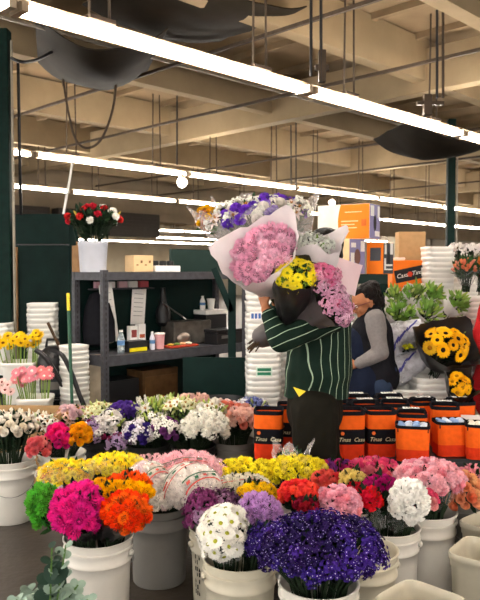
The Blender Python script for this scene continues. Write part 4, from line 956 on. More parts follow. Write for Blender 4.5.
gerb('bunch of yellow gerberas at the right side of the white tub', [(33, 337), (37, 341), (34, 345), (39, 336), (36, 333)], 5.25, gz-.2, x+.08, y, '#fbd31c', '#8a5a14', .043)
x, y = wtub(34, 5.0, pz, .215, .125, 'short white tub holding the pink gerberas')
gerb('pink gerberas with white rims before the yellow ones', [(16, 373), (22, 371), (27, 374), (32, 371), (19, 378), (25, 379), (30, 378), (23, 383), (35, 376), (15, 380)], 4.95, pz-.15, x, y, '#e8919c', '#f4e3dc', .04, .9)
gerb('few coral pink gerberas leaning right of the pink ones', [(41, 370), (46, 372), (49, 370), (44, 376), (50, 376)], 4.95, pz-.15, x+.06, y, '#e07f84', '#f0d8cc', .036, .7)
gerb('pale pink gerberas at the left edge over the carton', [(2, 382), (8, 385), (5, 390), (11, 392), (-2, 388)], 4.9, pz-.2, GX(4, 4.95), 5.0, '#e6c2bc', '#8a4a44', .036, .6)
crate(GX(-12, 5.0), 5.0, 0, .26, .24, pz-.215, 'black crate cut off by the left edge')
# carton tray with white lilies
ct = empty('carton', 'brown cardboard carton of white lilies behind the leftmost pail', 'box', (GX(16, 4.68), 4.68, 0), -.03)
b = MB(); hx, hy, hz = .3, .17, W(16, 411, 4.7).z
b.box((-hx, -hy, 0), (hx, hy, .012)); b.box((-hx, -hy, 0), (hx, -hy+.008, hz-.05)); b.box((-hx, hy-.008, 0), (hx, hy, hz+.01)); b.box((-hx, -hy, 0), (-hx+.008, hy, hz)); b.box((hx-.008, -hy, 0), (hx, hy, hz)); b.build('carton_body', M_card, ct, smooth=False)
bunch('white lily buds lying in the brown carton', 'flowers', W(14, 420, 4.62), (.24, .1, .05), [('lily', '#f4efe6', 2), ('bud', '#efe8d6', 2)], 26, .034, base=(GX(14, 4.68), 4.68, .05), rim=((GX(14, 4.68), 4.68, hz-.1), .1), theta=100, nleaf=50)
# broom, stick, hose, sprayer
br = empty('broom', 'green handled broom with a yellow tip standing upside up before the rack', 'broom', (GX(71, 4.90), 4.90, 0)); o0 = br.location
top = W(68, 293, 4.90); lo = V((GX(72.5, 4.90), 4.90, .1)); m_ = lo.lerp(top, .90)
b = MB(); b.tube([lo-o0, m_-o0], .012, 8); b.build('handle', mat('broom_green', '#234f3a', .4), br)
b = MB(); b.tube([m_-o0, top-o0], [.012, .012], 8); b.build('tip', mat('broom_yellow', '#d9c229', .4), br)
b = MB(); b.box((lo.x-o0.x-.14, -.02, 0), (lo.x-o0.x+.14, .02, .12)); b.build('brush', M_black, br, smooth=False, bevel=.006)
b = MB(); p0, p1 = W(48, 323, 5.3), W(62, 352, 5.2); p2 = p0+(p1-p0)*1.9; b.tube([p0, p1, p2], .012, 8); tag(b.build('wooden_stick', mat('dark_stick', '#4a3828', .7, var=.3)), 'brown wooden stick leaning left of the broom', 'stick')
cord('black_hose', [W(36, 350, 5.1), W(46, 358, 5.08), W(56, 374, 5.08), W(64, 388, 5.1), W(68, 400, 5.12), W(68, 420, 5.15)], .02, M_black, 'thick black hose curving left of the broom', 'hose')
cord('black_hose', [W(50, 350, 5.0), W(62, 355, 4.96), W(72, 374, 4.94), W(80, 396, 4.94), W(88, 412, 4.94), W(97, 414, 4.94), W(104, 405, 4.92)], .018, M_black, 'black hose looping right of the broom to the rack', 'hose')
sp = empty('shop_vacuum', 'black and grey canister vacuum standing on the black crate left of the broom', 'vacuum', (GX(52, 5.32), 5.32, W(62, 396, 5.3).z)); b = MB(); b.lathe([(.085, 0), (.1, .03), (.1, .16), (.1, .22)], 24); b.build('canister', mat('dark_canister', '#2a3036', .4), sp)
b = MB(); b.lathe([(.12, .22), (.12, .26), (.09, .34), (.04, .38)], 24, cap1=True); b.build('motor_head', M_black, sp); b = MB(); b.lathe([(.102, .06), (.102, .12)], 24, cap0=False); b.build('grey_band', M_grey_pail, sp)
b = MB(); b.tube([(-.05, 0, .37), (-.04, 0, .43), (.04, 0, .43), (.05, 0, .37)], .012, 6); b.build('carry_handle', M_black, sp)
# white tub stack behind the man, with the green label
sx = stack(263, 5.25, W(263, 284, 5.25).z, 32, .05, 'the tall stack behind the man', 'tubs in the tall stack behind the man', sc=1.09)
stack(289, 5.6, W(289, 345, 5.6).z, 22, .2, 'the stack just behind the man\'s back', 'tubs in the stack just behind the man')
e = empty('stack_label', 'green printed label on the stack of tubs behind the man', 'label', (sx, 5.25-.133, W(268, 372, 5.1).z), .05); b = MB(); b.box((-.055, -.003, -.035), (.065, .0, .035)); b.build('sticker', mat('pale_green', '#cfe0d2'), e, smooth=False); b = MB()
for i in range(2): b.box((-.045, -.0045, .004-.03*i), (.055, -.0031, .026-.03*i))
b.build('print_lines', mat('label_green', '#2f7a5c'), e, smooth=False)
e = empty('stack_label', 'blue printed label on the stack of tubs behind the man', 'label', (sx-.06, 5.25-.133, W(250, 316, 5.1).z), .05); b = MB(); b.box((-.04, -.003, -.03), (.05, .0, .03)); b.build('sticker', M_label, e, smooth=False); b = MB()
for i in range(3): b.box((-.03+.026*i, -.0045, -.02), (-.012+.026*i, -.0031, .018))
b.build('print_lines', mat('label_blue', '#4a6fb0'), e, smooth=False)
# ------------------------------------------------------------------ green rack on the right with cartons
gr = empty('green_rack', 'dark green steel work rack carrying the orange cartons', 'shelving', (GX(357, 5.45), 5.45, 0)); zt = W(360, 274, 5.35).z
b = MB(); b.box((-.32, -.1, zt-.075), (.22, .25, zt)); b.build('top_beam', M_dgreen2, gr, smooth=False, bevel=.004)
for sx_ in (-.29, .19):
    for sy_ in (-.07, .22): b = MB(); b.box((sx_-.032, sy_-.03, 0), (sx_+.032, sy_+.03, zt-.075)); b.build('post', M_post, gr, smooth=False, bevel=.004)
for z in (.35, .8): b = MB(); b.box((-.3, -.07, z-.03), (.2, .22, z)); b.build('lower_shelf', M_dgreen2, gr, smooth=False)
def carton(label, px, pyb, Y, rz, sx, sy, sz, z, mf, ms, name='carton'):
    """px = the near vertical edge's pixel; front face mf turned left, side face ms turned right"""
    e = empty(name, label, 'carton', (GX(px, Y), Y, z), -rz); b = MB(); b.box((-sx, 0, 0), (0, sy, sz)); b.build('carton_body', mf, e, smooth=False, bevel=.003)
    b = MB(); b.box((0.0005, .003, .003), (.0025, sy-.003, sz-.003)); s = b.build('end_face', ms, e, smooth=False); return e, s
def oval(par, sx, p, ax, r1, r2, m, nm):
    b = MB(); vs = [V(p)]
    for i in range(20):
        a = 2*math.pi*i/20; q = V(p); d = V((0, math.cos(a)*r1, math.sin(a)*r2)) if ax == 'x' else V((math.cos(a)*r1, 0, math.sin(a)*r2)); vs.append(q+d)
    fs = [(0, i+1, (i+1) % 20+1) for i in range(20)] if ax == 'x' else [(0, (i+1) % 20+1, i+1) for i in range(20)]
    b.add(vs, fs); return b.build(nm, m, par, smooth=False)
def plate(par, lo, hi, m, nm): b = MB(); b.box(lo, hi); return b.build(nm, m, par, smooth=False)
z0 = zt
# lower row
e, s = carton('tan and lavender carton under the long one, left of the row', 349, 272, 5.22, R(45), .15, .2, .265, z0, M_tan, M_lav)
oval(e, 0, (-.075, -.001, .14), 'y', .022, .028, M_ink, 'hand_hole'); oval(s, 0, (.003, .1, .13), 'x', .04, .06, mat('brown_print', '#7a5a52'), 'printed_disc')
plate(s, (.003, .015, .06), (.004, .06, .16), M_label, 'label_sticker'); plate(s, (.003, .02, .2), (.004, .08, .235), M_label, 'label_sticker'); plate(s, (.003, .14, .17), (.004, .19, .25), M_label, 'label_sticker')
e, s = carton('orange carton with a dark square, under the long one', 383, 274, 5.3, R(38), .14, .17, .24, z0, M_orangebox, M_dgrey)
plate(e, (-.11, -.0012, .1), (-.02, -.0002, .2), M_dgrey, 'dark_panel'); oval(s, 0, (.003, .085, .12), 'x', .025, .05, M_ink, 'hand_hole'); plate(s, (.003, .015, .15), (.004, .05, .225), M_label, 'label_sticker'); plate(s, (.003, .11, .15), (.004, .155, .235), M_label, 'label_sticker'); plate(s, (.003, .02, .06), (.004, .15, .075), M_label, 'white_line'); plate(s, (.003, .02, .03), (.004, .15, .04), M_label, 'white_line'); plate(s, (.003, .012, .03), (.0038, .04, .12), M_label, 'label_sticker')
# long carton on top
e, s = carton('long white and orange carton with a lavender end on top of the others', 369, 240, 5.24, R(33), .43, .2, .262, z0+.266, mat('off_white_card', '#d9d2c9', .6), M_lav)
b = MB(); vs = []
for i in range(13):
    a = i/12; vs.append(V((-.235-.022*math.sin(a*math.pi), -.0012, .002+.258*a)))
vs2 = [V((-.001, -.0012, .002+.258*i/12)) for i in range(13)]; b.add(vs+vs2, [(i, i+13, i+14, i+1) for i in range(12)]); b.build('orange_panel', M_orangebox, e, smooth=False)
for i, (a0, a1, z) in enumerate(((-.2, -.06, .2), (-.23, -.09, .13), (-.23, -.12, .105), (-.23, -.10, .08), (-.23, -.16, .055))): plate(e, (a0, -.002, z), (a1, -.0013, z+(.008 if i else .006)), mat('pale_orange_ink', '#f6c596'), 'printed_line')
plate(e, (-.065, -.002, .095), (-.025, -.0013, .145), mat('rust_ink', '#c0602a'), 'printed_square')
oval(s, 0, (.003, .1, .12), 'x', .03, .06, M_ink, 'hand_hole'); plate(s, (.003, .015, .17), (.004, .08, .25), M_label, 'label_sticker'); plate(s, (.003, .15, .16), (.004, .19, .25), M_label, 'label_sticker'); plate(s, (.003, .1, .02), (.004, .19, .06), M_label, 'white_line')
# tan board, orange lettered carton, tub stacks
e = empty('brown_carton', 'plain brown cardboard sheet carton behind the orange lettered one', 'carton', (GX(411, 6.1), 6.1, 1.0)); b = MB(); b.box((-.12, -.05, 0), (.11, .1, W(411, 232, 6.1).z-1.0)); b.build('carton_body', M_card, e, smooth=False, bevel=.003)
bn = empty('display_bench', 'wooden bench carrying the tulip tubs and cartons on the right', 'bench', (GX(425, 5.75), 5.75, 0)); b = MB(); b.box((-.36, -.1, .93), (.75, .55, .97)); b.build('bench_top', M_wood, bn, smooth=False)
for sx_ in (-.32, .7):
    for sy_ in (-.06, .5): b = MB(); b.box((sx_-.03, sy_-.03, 0), (sx_+.03, sy_+.03, .93)); b.build('leg', M_wood, bn, smooth=False)
rb2 = empty('riser_box', 'brown carton under the brown sheet carton', 'carton', (GX(411, 6.1), 6.1, .97)); b = MB(); b.box((-.12, -.05, 0), (.11, .1, .03)); b.build('carton_body', M_card, rb2, smooth=False)
zb = 1.24
oc = empty('lettered_carton', 'orange carton with black panel and white script above the tulips', 'carton', (GX(410, 5.75), 5.75, .97), -.02); lw = .27
b = MB(); b.box((-lw/2-.01, 0, 0), (lw/2+.01, .2, .60)); b.build('carton_body', M_orangebox, oc, smooth=False, bevel=.003)
Mt = Matrix.Rotation(R(-12), 4, 'Y')
b = MB(); b.box((-.125, -.002, .435), (.125, -.0004, .54)); M_ = Matrix.Translation((0, 0, .48)) @ Mt @ Matrix.Translation((0, 0, -.48)); b.v = [M_ @ p for p in b.v]; b.build('black_panel', M_ink, oc, smooth=False)
put_text('lettering', 'Casa', .05, M_ @ face_M((-.066, -.003, .487), (1, 0, 0), (0, 0, 1)), M_label, oc, .3)
put_text('lettering', 'Tinas', .05, M_ @ face_M((.066, -.003, .487), (1, 0, 0), (0, 0, 1)), M_label, oc, .3)
b = MB()
for i in range(6):
    a = math.pi*i/3; b.petal(M_ @ V((.0, -.003, .487)), V((math.cos(a), 0, math.sin(a))), V((0, -1, 0)), .022, .018, 0, .7, 1)
b.build('flower_logo', mat('logo_red', '#d8492f'), oc)
for i in range(6):
    e = empty('white_box', '%s white box from the top, piled beside the brown carton' % ORD[5-i], 'box', (GX(399, 5.9), 6.0, .97+.105*i), 0, 'white boxes beside the brown carton'); b = MB(); b.box((-.045, -.1, 0), (.045, .1, .1)); b.box((-.05, -.105, .08), (.05, .105, .1)); b.build('box_body', M_tub, e, smooth=False, bevel=.006)
stack(437, 5.72, W(437, 247, 5.72).z, 17, .02, 'the tallest stack beside the green column', 'tubs in the tallest stack beside the green column', sc=1.0)
stack(461, 6.0, W(455, 262, 6.0).z, 40, .1, 'the stack behind the orange tulips', 'tubs in the stack behind the orange tulips')
for px, pt, Y, nm in ((400, 297, 5.4, 'left of three under the rear tulips'), (424, 297, 5.42, 'middle of three under the rear tulips'), (446, 299, 5.4, 'right of three under the rear tulips')):
    stack(px, Y, W(px, pt, Y).z, 30, .1, 'the stack '+nm, 'tubs '+nm)
for px, pt, Y, nm in ((402, 328, 5.14, 'left one under the front tulips'), (428, 325, 5.14, 'middle one under the front tulips'), (455, 318, 5.14, 'right one under the front tulips'), (474, 296, 5.5, 'under the orange tulips'), (402, 387, 4.84, 'short one right of the woman\'s vest'), (430, 376, 4.84, 'short one under the large sunflower bouquet'), (458, 352, 5.0, 'near the red coat')):
    stack(px, Y, W(px, pt, Y).z, 24, .1, 'the stack '+nm, 'tubs '+nm)
# tulips lying in paper on the tubs
def tulips(label, px, py, Y, wpx, hpx, lean, c, n=16, greens=True, group='tulip bunches on the tubs'):
    k = Y/FPX; cc = W(px, py, Y)
    hd = [('bud', '#a9c25e', 3, 1.), ('leafhead', '#7fa84c', 3, 1.), ('bud', c, 1.6, 1.)]
    return bunch(label, 'tulips', cc, (wpx/2*k*.8, .09, hpx/2*k*.75), hd, n, .035, base=cc+V((-lean*.18, .12, -.12)), axis=(lean, -.5, .55), theta=100, nleaf=26, leaf=M_leafl, leafsz=.09, wrap=M_paper, wr=1.25, wup=-.1, dense=0, name='tulip_bunch', group=group, twirl=.15)
tulips('green tulip bunch leftmost on the rear tubs', 397, 298, 5.3, 26, 22, .3, '#b7c77a')
tulips('green tulip bunch in the middle of the rear tubs', 417, 295, 5.3, 34, 20, .3, '#c7c98a', 20)
tulips('yellowish tulip bunch rightmost on the rear tubs', 434, 294, 5.3, 24, 18, .4, '#d6d26a', 14)
tulips('long green tulip bunch leftmost on the front tubs', 402, 314, 5.0, 36, 20, .2, '#a9c070', 20)
tulips('green tulip bunch in the middle of the front tubs', 430, 312, 5.0, 32, 18, .3, '#bccb78', 18)
tulips('green upright tulip bunch on the right of the front tubs', 458, 302, 5.1, 24, 26, .4, '#8fb05a', 16)
tulips('small yellow green tulip bunch above the sunflowers', 459, 331, 4.9, 26, 18, .1, '#d9cf5a', 12)
fl('orange and pink tulips in clear film on the right', 'tulips', 466, 270, 5.4, 26, 22, [('tulip', '#ee8f6a', 2), ('tulip', '#f0a48e', 2)], 16, .028, None, .08, base=W(466, 292, 5.42), theta=95, nleaf=90, leaf=M_leaf, leafsz=.1, wrap=M_clear, wup=-.1, name='tulip_bunch')
fl('bright orange tulips cut off by the right edge', 'tulips', 483, 269, 5.4, 20, 22, [('tulip', '#f28a3a', 1)], 10, .028, None, .07, base=W(481, 292, 5.42), theta=95, nleaf=60, leaf=M_leaf, leafsz=.1, wrap=M_clear, wup=-.1, name='tulip_bunch')
for i, px in enumerate((457, 470, 484)): fl('%s white blossom bunch behind the orange tulips' % ['left', 'middle', 'right'][i], 'flowers', px, 251, 6.0, 18, 13, [('filler', ('#f3eeea', '#d9cfc6'), 1)], 12, .04, None, .07, base=W(px, 266, 6.0), theta=95, nleaf=6)
# white printed bundles
def bundle(label, px, py, Y, wpx, hpx, ang):
    k = Y/FPX; c = W(px, py, Y); e = empty('wrapped_bundle', label, 'flowers', c); rr = random.Random(int(py)); b = MB(); n, m_ = 26, 12; L_ = wpx*k; r0 = hpx/2*k; Rm = Matrix.Rotation(ang, 3, 'Y') @ Matrix.Rotation(-.35, 3, 'Z')
    def S(t, a, k_=1.): 
        r_ = r0*(.55+.75*t-.15*t*t)*(.3 if t < .02 else 1); r_ *= k_*(1+.22*noise.noise(V((t*5, math.cos(a)*2, math.sin(a)*2+py)))+.05*noise.noise(V((t*15, math.cos(a)*5, math.sin(a)*5))))
        return Rm @ V((L_*(.5-t), r_*math.cos(a), r_*math.sin(a)))
    vs = [S(i/n, 2*math.pi*j/m_) for i in range(n+1) for j in range(m_)]
    b.add(vs, [(i*m_+j, (i+1)*m_+j, (i+1)*m_+(j+1) % m_, i*m_+(j+1) % m_) for i in range(n) for j in range(m_)]+[tuple(range(n*m_, (n+1)*m_))]); b.build('printed_wrap', mat('crinkled_white', '#d0cfd6', .4, var=.35, scale=16, bump=1.), e)
    for q in range(4):
        b = MB(); vs = []
        for i in range(10):
            t = .1+.22*q+.028*i; a = R(110+26*q)+i*.07
            for d in (0, .2): vs.append(S(min(t, 1), a+d, 1.02))
        b.add(vs, [(2*i, 2*i+1, 2*i+3, 2*i+2) for i in range(9)]); b.build('violet_stripe', M_violet, e)
    for q in range(9):
        o = link('blossom_spray', H('filler', '#eeeef4', '#b8bfa0'), e); a = q*.7; M = align(Rm @ V((-1, .3*math.cos(a), .5+.3*math.sin(a))), a, .045); M.translation = Rm @ V((-L_*.5, r0*.75*math.cos(a), r0*.75*math.sin(a))); o.matrix_local = M
    return e
bundle('white wrapped flower bundle with violet print, upper one behind the woman', 404, 336, 4.93, 48, 36, R(-25))
bundle('white wrapped flower bundle with violet print, lower one behind the woman', 405, 366, 4.9, 44, 34, R(-28))
fl('small yellow green sprig between the white bundles', 'flowers', 408, 347, 4.72, 14, 8, [('leafhead', '#c9c52a', 1)], 6, .022, None, .03, base=W(405, 352, 4.78), nleaf=0)
# sunflowers
fl('large sunflower bouquet in black wrap', 'bouquet', 444, 347, 4.72, 56, 40, [('sunflower', ('#fdbb10', '#2a1a10'), 4), ('sunflower', ('#fdc92c', '#b97a18'), 3)], 15, .05, None, .12, base=W(432, 376, 4.9), axis=(.25, -.7, .6), theta=78, nleaf=60, wrap=M_blackwrap, wr=1.5, wup=.35, dense=0, tips=3, name='sunflower_bouquet', leaf=M_leafd)
fl('small sunflower bouquet in black wrap beside the red coat', 'bouquet', 458, 386, 4.56, 30, 26, [('sunflower', ('#fbb914', '#c98a14'), 1)], 8, .045, None, .08, base=W(455, 408, 4.66), axis=(.2, -.6, .7), theta=80, nleaf=40, wrap=M_blackwrap, wr=1.5, wup=.35, dense=0, tips=3, name='sunflower_bouquet', leaf=M_leafd)
fl('white paper wrapped bunch behind the sunflowers', 'flowers', 463, 360, 4.98, 30, 30, [('filler', ('#f2f0ea', '#d0d0b8'), 1)], 10, .035, None, .08, base=W(452, 384, 5.0), axis=(.5, -.2, .7), nleaf=10, wrap=M_paper, wup=.3, tips=3)
# ------------------------------------------------------------------ people
def seg(b, p, q, r0, r1, n=14, flat=1., axis=None, bulge=0.):
    """tapered round limb between two joints with rounded ends"""
    p, q = V(p), V(q); d = (q-p); L_ = d.length; d.normalize()
    if axis is not None: u = V(axis); u = (u-d*u.dot(d)).normalized()
    else: u = d.orthogonal().normalized()
    w_ = d.cross(u); prof = []
    for i in range(5): a = R(90)*i/4; prof.append((r0*math.sin(a)+1e-4, -r0*math.cos(a)*.9))
    for i in range(1, 5): t = i/5; prof.append((r0+(r1-r0)*t+bulge*math.sin(math.pi*t), L_*t))
    for i in range(5): a = R(90)*(1-i/4); prof.append((r1*math.sin(a)+1e-4, L_+r1*math.cos(a)*.9))
    vs = [p+d*z+(u*math.cos(2*math.pi*k/n)+w_*math.sin(2*math.pi*k/n)*flat)*r for r, z in prof for k in range(n)]
    fs = [(i*n+k, i*n+(k+1) % n, (i+1)*n+(k+1) % n, (i+1)*n+k) for i in range(len(prof)-1) for k in range(n)]
    b.add(vs, fs+[tuple(reversed(range(n))), tuple(range((len(prof)-1)*n, len(prof)*n))])
def fuse(b, name, m, parent, vox, smooth=6):
    """join everything in the builder into one continuous skin"""
    o = link('tmp', b.mesh('tmp', m)); r = o.modifiers.new('r', 'REMESH'); r.mode = 'VOXEL'; r.voxel_size = vox; r.use_smooth_shade = True
    s = o.modifiers.new('s', 'SMOOTH'); s.factor = .5; s.iterations = smooth
    me = bpy.data.meshes.new_from_object(o.evaluated_get(bpy.context.evaluated_depsgraph_get())); bpy.data.objects.remove(o)
    me.name = name; me.materials.clear(); me.materials.append(m); me.transform(parent.matrix_basis.inverted()); me.polygons.foreach_set('use_smooth', [True]*len(me.polygons))
    return link(name, me, parent)
def hand(b, wrist, d, palm, side, curl=.7, sc=1.):
    """five-fingered hand: wrist point, direction of the palm, palm normal, side=direction of the thumb"""
    d = V(d).normalized(); n = V(palm); n = (n-d*n.dot(d)).normalized(); t = V(side); t = (t-d*t.dot(d)-n*t.dot(n)).normalized(); wr = V(wrist)
    seg(b, wr, wr+d*.035*sc, .024*sc, .03*sc, flat=.6, axis=t)
    seg(b, wr+d*.03*sc, wr+d*.08*sc, .036*sc, .038*sc, flat=.42, axis=t)
    for i, (off, ln) in enumerate(((.03, .072), (.010, .08), (-.011, .075), (-.031, .058))):
        p = wr+d*.085*sc+t*off*sc; a = 0
        for k in range(3):
            a += curl*(.5 if k == 0 else .75); dd = d*math.cos(a)+n*math.sin(a); q = p+dd*ln*sc*(.45, .32, .25)[k]
            seg(b, p, q, (.0092-.0008*k)*sc, (.0086-.0008*k)*sc, 10); p = q
    p = wr+d*.03*sc+t*.03*sc; q = p+(d*.6+t*.8+n*.3).normalized()*.04*sc; seg(b, p, q, .013*sc, .011*sc, 10); seg(b, q, q+(d*.85+t*.1+n*.6).normalized()*.033*sc, .0105*sc, .009*sc, 10)
def head(b, c, fwd, up, s=1.):
    f = V(fwd).normalized(); u = V(up); u = (u-f*u.dot(f)).normalized(); l = u.cross(f); M = Matrix((f, l, u)).transposed(); c = V(c)
    q = lambda x, y, z: c+M @ (V((x, y, z))*s)
    b.ell(q(-.008, 0, .03), (.097*s, .076*s, .088*s), 20, 14, M); b.ell(q(.028, 0, -.035), (.06*s, .056*s, .07*s), 18, 12, M)   # skull, face
    b.ell(q(.052, 0, -.09), (.03*s, .032*s, .022*s), 12, 8, M)                                        # chin
    seg(b, q(.084, 0, .015), q(.104, 0, -.028), .008*s, .013*s, 10); b.ell(q(.094, .011, -.03), .008*s, 8, 6); b.ell(q(.094, -.011, -.03), .008*s, 8, 6)
    b.ell(q(.08, 0, -.058), (.012*s, .024*s, .007*s), 10, 6, M); b.ell(q(.078, 0, -.068), (.012*s, .02*s, .007*s), 10, 6, M)   # lips
    for y in (-1, 1):
        b.ell(q(.074, y*.03, .026), (.014*s, .026*s, .008*s), 10, 6, M); b.ell(q(.06, y*.042, -.025), (.022*s, .02*s, .022*s), 10, 6, M)
        b.ell(q(-.008, y*.077, -.005), (.02*s, .01*s, .032*s), 12, 8, M); b.ell(q(-.003, y*.084, .008), (.012*s, .008*s, .02*s), 10, 6, M)
    return q, M
def eyes(parent, q, M, s):
    for y in (-1, 1):
        b = MB(); b.ell(q(.076, y*.03, .008), .0125*s, 10, 8); e = b.build('eye', mat('eye_white', '#e8e2da', .3), parent); b = MB(); b.ell(q(.0865, y*.03, .006), .006*s, 8, 6); b.build('iris', M_ink, parent)
# --- the man carrying bouquets: side on, facing left
Ym = 3.84
man = empty('person', 'person in a dark green striped shirt and olive trousers carrying wrapped bouquets on both arms', 'person', (GX(316, Ym), Ym, 0), absolute=True)
mx = GX(316, Ym)
hipn, hipf = W(317, 398, Ym-.09), W(317, 398, Ym+.09)
knn, knf = V((mx-.01, Ym-.10, .46)), V((mx+.05, Ym+.10, .46)); ann, anf = V((mx+.03, Ym-.10, .09)), V((mx+.12, Ym+.11, .09))
chest, belly = W(322, 325, Ym), W(318, 372, Ym); neck = W(321, 289, Ym); hc = W(323, 252, Ym+.03)
shn, shf = W(331, 318, Ym-.2), W(326, 306, Ym+.17)
eln, wrn = W(281, 341, Ym-.38), W(266, 309, Ym-.24); elf, wrf = W(282, 330, Ym+.2), W(276, 304, Ym+.10)
b = MB()
for h_, k_, a_ in ((hipn, knn, ann), (hipf, knf, anf)):
    seg(b, h_+V((0, 0, -.05)), k_, .08, .058); seg(b, k_, a_, .056, .04, bulge=.012); seg(b, a_+V((.05, 0, -.05)), a_+V((-.15, -.01, -.06)), .036, .03, flat=.9)
seg(b, W(317, 400, Ym), belly, .1, .105, flat=1.1, axis=(1, 0, 0)); seg(b, belly, chest, .105, .115, flat=1.15, axis=(1, 0, 0)); seg(b, shn, shf, .06, .06); seg(b, chest, neck, .1, .055); seg(b, neck, hc, .055, .05)
for s_, e_, w_ in ((shn, eln, wrn), (shf, elf, wrf)): seg(b, s_, e_, .052, .042); seg(b, e_, w_, .042, .028)
hq, hM = head(b, hc, (-1, -.05, -.1), (0, 0, 1), 1.0)
hand(b, wrn, wrn-eln+V((0, .05, .1)), (.8, .5, .1), (0, -.8, .4), .65); hand(b, wrf, wrf-elf, (.8, -.5, .1), (0, .8, .4), .65)
fuse(b, 'body', M_skin, man, .0075); eyes(man, hq, hM, 1.)
b = MB(); b.ell(hq(-.016, 0, .045), (.106, .086, .09), 20, 14, hM); b.ell(hq(-.05, 0, -.01), (.06, .078, .06), 16, 10, hM); fuse(b, 'hair', M_hair, man, .008, 3)
def cloth(name, m, parent, parts, vox=.011, sm=6, cut=None):
    b = MB()
    for p in parts: seg(b, *p[:4], **(p[4] if len(p) > 4 else {}))
    o = fuse(b, name, m, parent, vox, sm)
    # soft folds
    for v in o.data.vertices:
        n_ = noise.noise(v.co*9)*.009+noise.noise(V((v.co.x*22, v.co.y*22, v.co.z*9)))*.005; v.co += v.normal*n_
    o.data.update()
    if cut is not None:
        bm = bmesh.new(); bm.from_mesh(o.data)
        for (co_, no_) in cut: bmesh.ops.bisect_plane(bm, geom=bm.verts[:]+bm.edges[:]+bm.faces[:], plane_co=parent.matrix_basis.inverted() @ V(co_), plane_no=V(no_), clear_outer=True)
        bm.to_mesh(o.data); bm.free()
        sl = o.modifiers.new('thickness', 'SOLIDIFY'); sl.thickness = .004
    return o
def striped(name, base, line, freq, width, kx=1., ky=.9, kz=0.):
    m = mat(name, base, .8, var=.3, scale=8, bump=.2); nt = m.node_tree; L = nt.links.new; bs = nt.nodes['Principled BSDF']; old = bs.inputs['Base Color'].links[0].from_socket
    tc = nt.nodes.new('ShaderNodeTexCoord'); nz = nt.nodes.new('ShaderNodeTexNoise'); nz.inputs['Scale'].default_value = 3.5; L(tc.outputs['Object'], nz.inputs['Vector'])
    sp_ = nt.nodes.new('ShaderNodeSeparateXYZ'); L(tc.outputs['Object'], sp_.inputs[0])
    at = nt.nodes.new('ShaderNodeMath'); at.operation = 'MULTIPLY_ADD'; at.inputs[1].default_value = ky; L(sp_.outputs['Y'], at.inputs[0])
    ax = nt.nodes.new('ShaderNodeMath'); ax.operation = 'MULTIPLY'; ax.inputs[1].default_value = kx; L(sp_.outputs['X'], ax.inputs[0])
    az = nt.nodes.new('ShaderNodeMath'); az.operation = 'MULTIPLY_ADD'; az.inputs[1].default_value = kz; L(sp_.outputs['Z'], az.inputs[0]); L(ax.outputs[0], az.inputs[2]); L(az.outputs[0], at.inputs[2])
    wv = nt.nodes.new('ShaderNodeMath'); wv.operation = 'MULTIPLY_ADD'; wv.inputs[1].default_value = .05; L(nz.outputs['Fac'], wv.inputs[0]); L(at.outputs[0], wv.inputs[2])
    mu = nt.nodes.new('ShaderNodeMath'); mu.operation = 'MULTIPLY'; mu.inputs[1].default_value = freq; L(wv.outputs[0], mu.inputs[0])
    fr = nt.nodes.new('ShaderNodeMath'); fr.operation = 'FRACT'; L(mu.outputs[0], fr.inputs[0])
    lt = nt.nodes.new('ShaderNodeMath'); lt.operation = 'LESS_THAN'; lt.inputs[1].default_value = width; L(fr.outputs[0], lt.inputs[0])
    mx_ = nt.nodes.new('ShaderNodeMix'); mx_.data_type = 'RGBA'; L(lt.outputs[0], mx_.inputs['Factor']); L(old, mx_.inputs['A']); mx_.inputs['B'].default_value = lin(line); L(mx_.outputs['Result'], bs.inputs['Base Color'])
    return m
M_shirt = striped('striped_shirt', '#13241c', '#8fa38c', 18., .085)
hem = W(317, 396, Ym)
shirt_parts = [(hem+V((-.005, 0, -.06)), belly, .182, .186, dict(flat=.85, axis=(1, 0, 0))), (belly, chest, .186, .165, dict(flat=.95, axis=(1, 0, 0))), (chest, neck+V((0, 0, -.02)), .135, .07), (shn, shf, .085, .085),
               (shf, elf, .085, .064), (elf, wrf+(elf-wrf)*.12, .062, .05)]
cloth('shirt', M_shirt, man, shirt_parts, .011, 5, [(hem+V((0, 0, -.0)), (0, 0, -1)), (wrn+(eln-wrn)*.03, wrn-eln), (wrf+(elf-wrf)*.03, wrf-elf)] if False else [(hem, (0, 0, -1))])
M_sleeve = striped('striped_sleeve', '#13241c', '#8fa38c', 22., .09, -.42, .1, .91)
cloth('sleeve', M_sleeve, man, [(shn, eln, .08, .06), (eln, wrn+(eln-wrn)*.25, .058, .045)], .010, 5)
M_trous = mat('olive_trousers', '#17150f', .85, var=.25, scale=7, bump=.25)
cloth('trousers', M_trous, man, [(W(316, 376, Ym), W(315, 412, Ym), .145, .162, dict(flat=.95, axis=(1, 0, 0))), (hipn+V((-.01, 0, -.06)), knn, .14, .115), (knn, ann+V((0, 0, .0)), .115, .095), (hipf+V((0, 0, -.06)), knf, .13, .105), (knf, anf, .105, .09)], .012, 6, [(V((0, 0, .07)), (0, 0, -1)), (W(318, 378, Ym), (0, 0, 1))])
for a_, nm in ((ann, 'shoe'), (anf, 'shoe')):
    b = MB(); seg(b, a_+V((.06, 0, -.045)), a_+V((-.17, -.01, -.055)), .045, .035, flat=1.); b.v = [V((p.x, p.y, max(p.z, .002))) for p in b.v]; b.build(nm, M_black, man)
